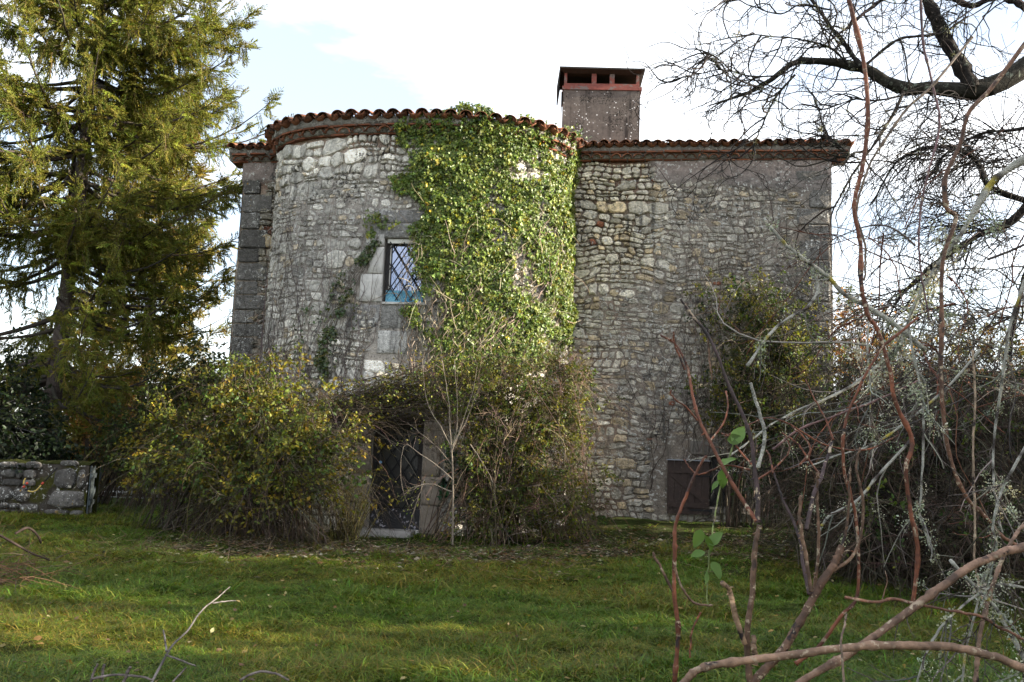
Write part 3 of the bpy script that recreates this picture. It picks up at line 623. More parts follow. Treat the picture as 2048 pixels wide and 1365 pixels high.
def build_low_window():
    r = rng(33); col = np.array([0.20, 0.18, 0.16])
    p, fr = frame_at(main_map, S2, SZ2)
    b = MB(); reveal(b, p - fr[1] * 0.05, fr, 0.72, 1.04, 0.34, (0.13, 0.12, 0.11)); b.obj('window_reveal', M['block'], HOUSE, smooth=False)
    for dx, w in ((-0.48, 0.22), (0.48, 0.22)):
        bb = MB(); rough_block(bb, p + fr[0] * dx - fr[1] * 0.06, fr, (w, 0.24, 1.04), r, col); bb.obj('jamb_block', M['block'], HOUSE)
    bb = MB(); rough_block(bb, p + fr[2] * 0.68 - fr[1] * 0.06, fr, (1.5, 0.25, 0.28), r, col * 0.8); bb.obj('lintel_block', M['block'], HOUSE)
    bb = MB(); rough_block(bb, p - fr[2] * 0.60 - fr[1] * 0.05, fr, (1.1, 0.26, 0.14), r, col * 0.9); bb.obj('sill_block', M['block'], HOUSE)
    b = MB(); q = p - fr[1] * 0.16
    for dx, dz, sx, sz in ((-0.33, 0, 0.06, 1.0), (0.33, 0, 0.06, 1.0), (0, 0.48, 0.6, 0.06), (0, -0.48, 0.6, 0.06)): b.box(q + fr[0] * dx + fr[2] * dz, (sx, 0.05, sz), fr)
    w = b.obj('window', M['frame'], HOUSE, smooth=False)
    b = MB(); b.box(q - fr[1] * 0.02, (0.60, 0.012, 0.90), fr); b.obj('pane', M['doorpanel'], w, smooth=False)
    b = MB(); b.box(q - fr[1] * 0.15, (0.8, 0.02, 1.1), fr); b.obj('window_backing', M['dark'], HOUSE, smooth=False)
    lattice(w, p, fr, 0.70, 1.0, math.radians(57), 0.17, -0.06, 0.018)
    # open shutter leaf lying against the wall
    p, fr = frame_at(main_map, S1, SZ1); p = p + fr[1] * 0.10
    W, H = 0.86, 1.10; b = MB()
    b.box(p + fr[0] * (-W / 2 + 0.02) - fr[1] * 0.012, (0.035, 0.02, H), fr); sh = b.obj('shutter', M['shutter'], HOUSE, smooth=False); sh["label"] = "dark brown plank shutter with a diagonal brace, folded back on the wall"
    for k in range(6):
        b = MB(); b.box(p + fr[0] * (-W / 2 + W * (k + 0.5) / 6) + fr[2] * r.normal(0, 0.003), (W / 6 - 0.006, 0.026 + r.uniform(-.002, .002), H), fr); b.obj('plank', M['shutter'], sh, smooth=False)
    for dz in (0.34, -0.36):
        b = MB(); b.box(p + fr[2] * dz + fr[1] * 0.028, (W - 0.06, 0.028, 0.10), fr); b.obj('ledge', M['shutter'], sh, smooth=False)
    b = MB(); flatbar(b, (-0.36, 0.28), (0.36, -0.30), p, fr, 0.09, 0.026, 0.028); b.obj('brace', M['shutter'], sh, smooth=False)
    b = MB(); b.box(p + fr[2] * (H / 2 + 0.012) + fr[1] * 0.02, (W + 0.03, 0.10, 0.022), fr); b.obj('flashing', M['metal'], sh, smooth=False)
    for dz in (0.34, -0.36):
        b = MB(); b.box(p + fr[2] * (dz - 0.10) + fr[1] * 0.02 + fr[0] * 0.25, (0.42, 0.012, 0.035), fr); b.box(p + fr[2] * (dz - 0.10) + fr[0] * 0.47, (0.05, 0.05, 0.07), fr); b.obj('hinge', M['iron'], sh, smooth=False)
build_low_window()

# --- eaves: brick course, scalloped tile course, brick course, mortar band, overhanging roof tiles
def sweep(b, mp, s, prof, col=(0.2, 0.18, 0.165), jit=0.004, seed=1):
    s = np.asarray(s); K = len(prof); r = rng(seed)
    S = np.repeat(s, K); D = np.tile([p[0] for p in prof], len(s)) + r.normal(0, jit, len(S)); Z = np.tile([p[1] for p in prof], len(s)) + r.normal(0, jit, len(S))
    idx = np.arange(len(S)).reshape(len(s), K)
    F = np.stack([idx[:-1], idx[1:], np.roll(idx, -1, 1)[1:], np.roll(idx, -1, 1)[:-1]], -1).reshape(-1, 4)
    b.add(mp(S, Z, D), F, col); fan = [[0, q, q + 1] for q in range(1, K - 1)]; b.add(mp(S[:K], Z[:K], D[:K]), fan, col); b.add(mp(S[-K:], Z[-K:], D[-K:]), fan, col)
def tile_mesh(name, rad, L, mouth, thick=0.014, flare=0.12):
    na, nl = 9, 4; b = MB(); a = np.linspace(0, math.pi, na); y = np.linspace(-(L - mouth), mouth, nl)
    V = []
    for off in (0, -thick):
        for yy in y:
            rr = rad * (1 + flare * (yy - y[0]) / L) + off
            V += [[rr * math.cos(q), yy, (rr * 0.86) * math.sin(q)] for q in a]
    V = np.array(V); idx = np.arange(len(V)).reshape(2, nl, na); F = []
    for k, sg in ((0, 1), (1, -1)):
        g = idx[k]; q = np.stack([g[:-1, :-1], g[:-1, 1:], g[1:, 1:], g[1:, :-1]], -1).reshape(-1, 4); F.append(q[:, ::sg])
    for j in (0, nl - 1): F.append(np.stack([idx[0, j, :-1], idx[0, j, 1:], idx[1, j, 1:], idx[1, j, :-1]], -1))
    for i in (0, na - 1): F.append(np.stack([idx[0, :-1, i], idx[0, 1:, i], idx[1, 1:, i], idx[1, :-1, i]], -1))
    b.add(V, np.concatenate(F)); me = b.mesh(name); me.materials.append(M['tile']); return me
def brick_mesh(l):
    b = MB(); b.box((0, 0, 0), (l, 0.22, 0.035)); me = b.mesh('brick', smooth=False); me.materials.append(M['brick']); return me
def put(name, me, p, n, pitch=0.0, roll=0.0, yaw=0.0, parent=None, sc=(1, 1, 1)):
    o = bpy.data.objects.new(name, me); COL.objects.link(o); o.parent = parent; o.location = np.asarray(p) - WLOC[parent.name]
    o.rotation_euler = (pitch, roll, math.atan2(-n[0], n[1]) + yaw); o.scale = sc
    return o
def build_eaves():
    r = rng(41)
    bm_ = MB(); sweep(bm_, main_map, np.linspace(-0.30, FL + 0.36, 60), [(-0.35, WT + 0.42), (-0.35, WT + 0.0), (0.10, WT + 0.04), (0.12, WT + 0.15), (0.175, WT + 0.18), (0.19, WT + 0.31)][::-1], col=(0.27, 0.245, 0.22), seed=2)
    eave = bm_.obj('eaves', M['mortar'], HOUSE)
    bt = MB(); sweep(bt, tower_map, np.linspace(0.0, TL, 110), [(-0.35, WT + 0.38), (-0.35, WT - 0.09), (0.10, WT - 0.05), (0.12, WT + 0.08), (0.19, WT + 0.11), (0.21, WT + 0.25)][::-1], col=(0.29, 0.265, 0.24), seed=3)
    teave = bt.obj('tower_eaves', M['mortar'], HOUSE)
    mt = tile_mesh('tile', 0.098, 0.46, 0.11); tt = tile_mesh('tile', 0.122, 0.48, 0.12)
    mg = tile_mesh('tile', 0.110, 0.40, 0.0, thick=.02, flare=0.0); tg = tile_mesh('tile', 0.135, 0.40, 0.0, thick=.02, flare=0.0)
    bl = brick_mesh(0.36); bs = brick_mesh(0.29)
    def run(mp, s0, s1, sp, par, cover, gen, brick, blen, tow):
        WT = 7.91 if tow else 8.0
        n = int((s1 - s0) / sp)
        for k in range(n):
            s = s0 + (k + 0.5) * (s1 - s0) / n
            for nm, me, ds, z, d, pit in (('roof_tile', cover, 0, WT + 0.315 + (0.03 if tow else 0), 0.24, -15), ('channel_tile', cover, 0.5, WT + 0.36 + (0.03 if tow else 0), 0.20, -15), ('eaves_tile', gen, 0.25, WT + 0.045, 0.165, 0)):
                ss = s + ds * sp + r.normal(0, 0.008)
                if ss > s1: continue
                p, fr = frame_at(mp, ss, z, d + r.normal(0, 0.012)); p[2] += r.normal(0, 0.006)
                o = put(nm, me, p, fr[1], math.radians(pit + r.normal(0, 1.5)), (math.pi if nm == 'channel_tile' else 0) + r.normal(0, 0.03), r.normal(0, 0.035), par)
        n = int((s1 - s0) / (blen + 0.01))
        for zz, d in ((WT + 0.02, -0.045), (WT + 0.168, 0.085)):
            for k in range(n):
                ss = s0 + (k + 0.5) * (s1 - s0) / n; p, fr = frame_at(mp, ss, zz + r.normal(0, 0.004), d + r.normal(0, 0.012))
                put('brick', brick, p, fr[1], 0, r.normal(0, 0.012), r.normal(0, 0.01), par, (1, 1, r.uniform(0.8, 1.1)))
    run(main_map, 7.35, FL + 0.33, 0.225, eave, mt, mg, bl, 0.36, False)
    run(main_map, -0.28, 1.55, 0.225, eave, mt, mg, bl, 0.36, False)
    run(tower_map, 0.12, TL - 0.05, 0.285, teave, tt, tg, bs, 0.29, True)
    # returns round the two corners
    def side_map(u, sg):
        def f(s, z, d):
            s = np.asarray(s, float); d = np.asarray(d, float); w = -s
            return np.stack([FA[0] + FE[0] * (u + sg * d) + FN[0] * w, FA[1] + FE[1] * (u + sg * d) + FN[1] * w, np.asarray(z, float) + 0 * s], -1)
        return f
    for u, sg in ((FL, 1), (0, -1)):
        mp = side_map(u, sg); b = MB(); sweep(b, mp, np.linspace(-0.1, 9.0, 20), [(-0.35, WT + 0.30), (-0.35, WT + 0.02), (0.17, WT + 0.165), (0.19, WT + 0.27)][::-1], seed=4)
        se = b.obj('side_eaves', M['mortar'], HOUSE)
        for k in range(14):
            s = 0.0 + k * 0.225; p = mp(np.array([s]), np.array([WT + 0.315]), np.array([0.22]))[0]; n = np.array([FE[0] * sg, FE[1] * sg, 0])
            put('roof_tile', mt, p, n, math.radians(-15), r.normal(0, 0.03), r.normal(0, .03), se)
            p = mp(np.array([s]), np.array([WT + 0.055]), np.array([0.15]))[0]; put('eaves_tile', mg, p, n, 0, 0, 0, se)
            p = mp(np.array([s]), np.array([WT + 0.03]), np.array([0.0]))[0]; put('brick', bl, p, n, 0, 0, 0, se, (0.6, 1, 1))
    # corrugated tile fields of the roofs (not seen from below)
    b = MB(); pt = math.tan(math.radians(15)); D = 9.0; z0 = WT + 0.36
    def W3(u, w, z): return np.stack([FA[0] + FE[0] * u + FN[0] * w, FA[1] + FE[1] * u + FN[1] * w, z], -1)
    hd = D / 2 + 0.2
    def slope(c0, c1, t0, t1, n):
        S, T = np.meshgrid(np.linspace(0, 1, n), np.linspace(0, 1, 8))
        X = (c0[0] + (c1[0] - c0[0]) * S) * (1 - T) + (t0[0] + (t1[0] - t0[0]) * S) * T; Y = (c0[1] + (c1[1] - c0[1]) * S) * (1 - T) + (t0[1] + (t1[1] - t0[1]) * S) * T
        co = X if abs(c1[0] - c0[0]) > abs(c1[1] - c0[1]) else Y
        Z = z0 + T * hd * pt + 0.05 * np.cos(co * 2 * math.pi / 0.225)
        idx = np.arange(S.size).reshape(S.shape); F = np.stack([idx[:-1, :-1], idx[:-1, 1:], idx[1:, 1:], idx[1:, :-1]], -1).reshape(-1, 4); b.add(W3(X.ravel(), Y.ravel(), Z.ravel()), F)
    a, c, d_, e = (-0.2, 0.2), (FL + 0.2, 0.2), (FL + 0.2, -D - 0.2), (-0.2, -D - 0.2); r0, r1 = (hd - .2, 0.2 - hd), (FL + .2 - hd, 0.2 - hd)
    slope(a, c, r0, r1, 360); slope(c, d_, r1, r1, 240); slope(d_, e, r1, r0, 360); slope(e, a, r0, r0, 240)
    ss = np.linspace(0, TL, 300); E = tower_map(ss, np.full(300, z0 - 0.12), np.full(300, 0.14)); T = np.linspace(0, 1, 8)[:, None, None]
    ap = W3(np.array([TU]), np.array([-4.0]), np.array([z0 + 4.3 * pt]))[0]; G = E[None] * (1 - T) + ap * T; G[:, :, 2] += 0.05 * np.cos(ss * 2 * math.pi / 0.285) * (1 - T[:, :, 0])
    idx = np.arange(2400).reshape(8, 300); b.add(G.reshape(-1, 3), np.stack([idx[:-1, :-1], idx[:-1, 1:], idx[1:, 1:], idx[1:, :-1]], -1).reshape(-1, 4))
    b.obj('roof', M['tile'], HOUSE)
build_eaves()

def build_chimney():
    Y = 20.3; bl = atY(1124, 300, Y); br = atY(1281, 300, Y); tp = atY(1122, 178, Y); zt = float(tp[2]) 
    W = float(br[0] - bl[0]) - 0.02; cx = float(bl[0] + br[0]) / 2; D = 1.05; z0 = 8.2
    t = np.array([FE[0], FE[1], 0]) * 0.9 + np.array([0.1, 0.06, 0]); t = nrm(t); n = np.array([t[1], -t[0], 0]); fr = np.stack([t, n, [0, 0, 1]])
    c0 = np.array([cx, Y + D / 2, 0])
    b = MB(); S = []; 
    # stack with slightly uneven faces
    for fx, fn, half, off in ((t, n, W / 2, D / 2), (-n, t, D / 2, W / 2), (-t, -n, W / 2, D / 2), (n, -t, D / 2, W / 2)):
        U, Z = np.meshgrid(np.linspace(-half, half, 26), np.linspace(z0 - 0.6, zt, 26)); dd = 0.012 * (fbm(U * 5 + 9 * fn[0], Z * 5, 7) - .5) * (np.abs(U) < half - 1e-6)
        P = c0 + U.reshape(-1, 1) * fx + (off + dd).reshape(-1, 1) * fn; P[:, 2] = Z.ravel(); idx = np.arange(U.size).reshape(U.shape)
        b.add(P, np.stack([idx[:-1, :-1], idx[:-1, 1:], idx[1:, 1:], idx[1:, :-1]], -1).reshape(-1, 4))
    ch = b.obj('chimney', M['concrete'], HOUSE); ch["label"] = "square grey rendered chimney speckled with white lichen"
    P = lambda dx, dy, z: c0 + t * dx + n * dy + np.array([0, 0, z])
    b = MB(); b.box(P(0.01, 0, zt + 0.045), (W + 0.06, D + 0.06, 0.09), fr); b.box(P(0, 0, zt + 0.135), (W - 0.04, D - 0.04, 0.09), fr); b.obj('chimney_band', M['redpaint'], ch, smooth=False)
    hz = 0.27; zb = zt + 0.18
    for dx, w in ((-W / 2 + 0.06, 0.07), (-0.19, 0.12), (0.26, 0.12), (W / 2 - 0.06, 0.07)):
        for dy in (-D / 2 + 0.12, D / 2 - 0.12):
            b = MB(); b.box(P(dx, dy, zb + hz / 2), (w, 0.18, hz), fr); b.obj('pier', M['redpaint'], ch, smooth=False)
    b = MB(); b.box(P(0, -0.05, zb + 0.01), (W - 0.2, D - 0.35, 0.03), fr); b.obj('flue_floor', M['dark'], ch, smooth=False)
    # cover slab, its underside splayed, and the hanging sheet on the left
    zc = zb + hz; b = MB(); wo, wi = W / 2 + 0.10, W / 2 - 0.02
    V = [P(-wo, D / 2 + 0.14, zc + 0.06), P(wo, D / 2 + 0.14, zc + 0.03), P(wo, -D / 2 - 0.14, zc + 0.06), P(-wo, -D / 2 - 0.14, zc + 0.06), P(-wo, D / 2 + 0.14, zc + 0.10), P(wo, D / 2 + 0.14, zc + 0.07), P(wo, -D / 2 - 0.14, zc + 0.10), P(-wo, -D / 2 - 0.14, zc + 0.10),
         P(-wi, D / 2 - 0.03, zc), P(wi, D / 2 - 0.03, zc - 0.02), P(wi, -D / 2 + 0.03, zc), P(-wi, -D / 2 + 0.03, zc)]
    b.add(V, [[4, 5, 6, 7], [0, 1, 5, 4], [1, 2, 6, 5], [2, 3, 7, 6], [3, 0, 4, 7], [0, 1, 9, 8], [1, 2, 10, 9], [2, 3, 11, 10], [3, 0, 8, 11], [8, 9, 10, 11]])
    b.obj('chimney_cap', M['slab'], ch, smooth=False)
    b = MB(); b.box(P(-W / 2 - 0.115, 0, zc - 0.17), (0.03, D + 0.1, 0.46), np.stack([nrm(t + np.array([0, 0, -0.12])), n, nrm(np.array([0, 0, 1.0]) + t * 0.12)])); b.obj('hanging_sheet', M['slab'], ch, smooth=False)
    b = MB(); b.box(P(-W / 2 - 0.03, 0, zt - 0.16), (0.02, D * 0.7, 0.34), fr); b.obj('flashing', M['slab'], ch, smooth=False)
build_chimney()


# ------------------------------------------------------------------ scattering of small sprays (one object each, kind = stuff)
def scatter(name, tmpls, pos, yd, nd, scale, tint, parent=None, r=None, origin=None):
    r = r or RNG; n = len(pos)
    yd = nrm(np.asarray(yd, float)); xd = nrm(np.cross(yd, nd)); zd = np.cross(xd, yd)
    rot = np.stack([np.arctan2(yd[:, 2], zd[:, 2]), np.arcsin(np.clip(-xd[:, 2], -1, 1)), np.arctan2(xd[:, 1], xd[:, 0])], -1)
    if origin is None: origin = np.array([*pos.mean(0)[:2], pos[:, 2].min()])
    me = bpy.data.meshes.new(name); me.vertices.add(n); me.vertices.foreach_set("co", (pos - origin).astype(np.float32).ravel())
    me.attributes.new("rot", 'FLOAT_VECTOR', 'POINT').data.foreach_set("vector", rot.astype(np.float32).ravel())
    scale = np.asarray(scale, np.float32); scale = np.repeat(scale[:, None], 3, 1) if scale.ndim == 1 else scale
    me.attributes.new("scl", 'FLOAT_VECTOR', 'POINT').data.foreach_set("vector", scale.astype(np.float32).ravel())
    me.attributes.new("pick", 'INT', 'POINT').data.foreach_set("value", r.integers(0, len(tmpls), n).astype(np.int32))
    me.attributes.new("Tint", 'FLOAT_COLOR', 'POINT').data.foreach_set("color", np.concatenate([np.broadcast_to(tint, (n, 3)), np.ones((n, 1))], 1).astype(np.float32).ravel())
    me.materials.append(tmpls[0].data.materials[0])
    o = link(name, me, None, parent, origin, 'stuff')
    md = o.modifiers.new("scatter", 'NODES'); md.node_group = scatter_group(tmpls); return o
_SG = {}
def scatter_group(tmpls):
    key = tmpls[0].name
    if key in _SG: return _SG[key]
    g = bpy.data.node_groups.new("scatter_" + key, 'GeometryNodeTree'); g.interface.new_socket('Geometry', in_out='INPUT', socket_type='NodeSocketGeometry'); g.interface.new_socket('Geometry', in_out='OUTPUT', socket_type='NodeSocketGeometry')
    N = g.nodes; Lk = g.links.new; i = N.new('NodeGroupInput'); o = N.new('NodeGroupOutput'); mp_ = N.new('GeometryNodeMeshToPoints'); ip = N.new('GeometryNodeInstanceOnPoints'); jn = N.new('GeometryNodeJoinGeometry')
    for t in tmpls:
        oi = N.new('GeometryNodeObjectInfo'); oi.inputs['Object'].default_value = t; oi.inputs['As Instance'].default_value = True; Lk(oi.outputs['Geometry'], jn.inputs[0])
    def at(nm, ty):
        a = N.new('GeometryNodeInputNamedAttribute'); a.data_type = ty; a.inputs['Name'].default_value = nm; return a.outputs['Attribute']
    ip.inputs['Pick Instance'].default_value = True
    Lk(i.outputs[0], mp_.inputs['Mesh']); Lk(mp_.outputs[0], ip.inputs['Points']); Lk(jn.outputs[0], ip.inputs['Instance']); Lk(at('pick', 'INT'), ip.inputs['Instance Index'])
    er = N.new('FunctionNodeEulerToRotation'); Lk(at('rot', 'FLOAT_VECTOR'), er.inputs[0]); Lk(er.outputs[0], ip.inputs['Rotation']); Lk(at('scl', 'FLOAT_VECTOR'), ip.inputs['Scale']); Lk(ip.outputs[0], o.inputs[0])
    _SG[key] = g; return g
def tmpl_obj(name, b, m, smooth=False):
    me = b.mesh(name, smooth=smooth); me.materials.append(M[m]); return bpy.data.objects.new(name, me)     # never linked: only a shape to copy

# ------------------------------------------------------------------ leaf shapes
LEAF_OVAL = (np.array([[0, 0, 0], [-0.30, 0.33, 0.05], [0, 0.40, 0], [0.30, 0.33, 0.05], [-0.22, 0.70, 0.02], [0.22, 0.70, 0.02], [0, 1, -0.08]]),
             np.array([[0, 2, 1], [0, 3, 2], [1, 2, 4], [2, 3, 5], [2, 6, 4], [2, 5, 6]]))
LEAF_SIMPLE = (np.array([[0, 0, 0], [-0.28, 0.5, 0.06], [0.28, 0.5, 0.06], [0, 1, -0.05]]), np.array([[0, 2, 1], [1, 2, 3]]))
LEAF_IVY = (np.array([[0, 0, 0], [-0.30, -0.12, 0], [-0.52, 0.30, 0.05], [-0.24, 0.42, 0.02], [0, 1.0, -0.06], [0.24, 0.42, 0.02], [0.52, 0.30, 0.05], [0.30, -0.12, 0], [0, 0.4, -0.03]]),
            np.array([[0, 8, 1], [1, 8, 2], [2, 8, 3], [3, 8, 4], [4, 8, 5], [5, 8, 6], [6, 8, 7], [7, 8, 0]]))
_ly = np.array([0, .12, .3, .5, .7, .86, 1.0]); _lw = np.array([0, .20, .31, .30, .22, .11, 0])
LEAF_BIG = (np.array([[0, y, 0] for y in _ly] + [[-w, y - .03, .32 * w + .05 * math.sin(9 * y)] for y, w in zip(_ly, _lw)] + [[w, y - .03, .32 * w - .04 * math.sin(8 * y)] for y, w in zip(_ly, _lw)]) - np.array([0, 0, 0]) * 0,
            np.array([q for k in range(6) for q in ([k, k + 1, 8 + k], [k, 8 + k, 7 + k], [k, 15 + k, k + 1], [k, 14 + k, 15 + k])]))
def sprig(nn=9, seed=1):
    """short shoot set with flat needles"""
    r = rng(seed); V = []; F = []
    for k in range(nn):
        y = (k + 0.3) / nn * 0.82; a = k * 2.4 + r.uniform(-.3, .3); d = np.array([math.cos(a), 0.85, math.sin(a)]); d /= np.linalg.norm(d)
        side = np.cross(d, [0, 1, 0]); side /= np.linalg.norm(side); b = np.array([0, y, 0]); L = 0.24 * (1.1 - 0.5 * y)
        i = len(V); V += [b - side * 0.05, b + side * 0.05, b + d * L]; F.append([i, i + 1, i + 2])
    i = len(V); V += [[-0.045, 0, 0], [0.045, 0, 0], [0, 1.0, 0]]; F.append([i, i + 1, i + 2])
    i = len(V); V += [[0, 0, -0.045], [0, 0, 0.045], [0, 1.0, 0]]; F.append([i, i + 1, i + 2])
    return np.array(V), np.array(F)
SPRIG = sprig(11)

def leaves_on(b, P, n, t0, t1, tmpl, size, cols, r, up=0.5, drop=0.3, spread=0.05, flat=0.6):
    S, D, i, t = spawn(P, n, t0, t1, 0.5, 1.4, r); S = S + r.normal(0, spread, S.shape)
    D = D + np.array([0, 0, -drop]) + r.normal(0, 0.35, D.shape)
    Nn = r.normal(0, flat, D.shape) + np.array([0, 0, up]); sz = r.uniform(size[0], size[1], n)
    b.leaves(tmpl[0], tmpl[1], S, D, Nn, sz, lerp_cols(cols, n, r, 0.28))


def sprig_fat(nn=8, seed=1, w=0.07, L=0.30):
    r = rng(seed); V = []; F = []
    for k in range(nn):
        y = k / nn * 0.85; a = k * 2.4 + r.uniform(-.4, .4); d = np.array([math.cos(a), 1.15, math.sin(a)]); d /= np.linalg.norm(d)
        side = np.cross(d, [0, 1, 0]); side /= np.linalg.norm(side); bq = np.array([0, y, 0]); l = L * r.uniform(.8, 1.2) * (1.1 - .35 * y)
        i = len(V); V += [bq - side * w, bq + side * w, bq + d * l]; F.append([i, i + 1, i + 2])
    i = len(V); V += [[-w, .5, 0], [w, .5, 0], [0, 1.08, 0], [0, .5, -w], [0, .5, w], [0, 1.08, 0]]; F += [[i, i + 1, i + 2], [i + 3, i + 4, i + 5]]
    return np.array(V), np.array(F)
def spruce_tmpl(kind, seed):
    r = rng(seed); b = MB(); sp = sprig_fat(8, seed)
    if kind == 'hang':
        P = grow(np.zeros((1, 3)), np.array([[0, 1.0, 0]]), np.array([1.0]), 7, .07, 0, r=r); n = 15
    else:
        P = grow(np.zeros((1, 3)), np.array([[0, 1.0, 0.05]]), np.array([1.0]), 7, .05, 0, r=r); n = 13
    b.tubes(P, np.linspace(.012, .006, 7)[None], 3, (0.13, 0.085, 0.05))
    t = np.linspace(.06, .98, n); Pi = np.stack([np.interp(t, np.linspace(0, 1, 7), P[0, :, q]) for q in range(3)], -1)
    if kind == 'hang': D = np.array([0, 1.0, 0]) + r.normal(0, .42, (n, 3)); sz = r.uniform(.17, .30, n)
    else:
        sd = np.where(np.arange(n) % 2, 1, -1)[:, None] * np.array([1.0, 0, 0]); D = np.array([0, 1.0, 0]) + sd * r.uniform(.7, 1.1, (n, 1)) + np.array([0, 0, -.12]) + r.normal(0, .15, (n, 3)); sz = (.20 + .30 * np.sin(np.pi * np.clip(t * 1.1, 0, 1)) * (1 - .5 * t)) * r.uniform(.8, 1.2, n); D[-1] = [0, 1, 0]
    b.leaves(sp[0], sp[1], Pi, D, r.normal(0, 1, (n, 3)), sz, lerp_cols([(.125, .125, .026), (.100, .108, .024), (.155, .140, .028)], n, r, .18))
    return tmpl_obj('spruce_' + kind, b, 'needle_i')
T_HANG = [spruce_tmpl('hang', 900 + i) for i in range(4)]; T_FIN = [spruce_tmpl('finger', 920 + i) for i in range(4)]
def leafy_tmpl(seed, nl, lt, ls, cols, twc, side=3, m='leaf_i', name='leafy_spray'):
    r = rng(seed); b = MB(); P = grow(np.zeros((1, 3)), np.array([[0, 1.0, .15]]), np.array([1.0]), 6, .12, .05, r=r); b.tubes(P, np.linspace(.008, .004, 6)[None], 3, twc); Q = [P]
    if side:
        S, D, i, t = spawn(P, side, .15, .9, .4, 1.0, r); T = grow(S, D, r.uniform(.25, .5, side), 6, .15, .04, r=r); b.tubes(T, taper(np.full(side, .005), np.full(side, .003), 6), 3, twc); Q.append(T)
    A = np.concatenate(Q)
    if nl: leaves_on(b, A, nl, .1, 1.0, lt, ls, cols, r, .6, .25, .03, .5)
    return tmpl_obj(name, b, m)

NEU = [(0.090, 0.100, 0.018), (0.070, 0.085, 0.017), (0.11, 0.11, 0.02)]
T_LEAF = [leafy_tmpl(940 + i, 15, LEAF_OVAL, (.10, .19), NEU, (.07, .052, .036)) for i in range(5)]
T_IVYS = [leafy_tmpl(950 + i, 12, LEAF_IVY, (.13, .22), [(.034, .055, .016), (.045, .07, .02)], (.07, .055, .04), name='ivy_spray') for i in range(4)]
T_TWIG = [leafy_tmpl(960 + i, 0, LEAF_OVAL, (.1, .2), NEU, (.075, .060, .048), side=9, m='twig_i', name='twig_spray') for i in range(5)]
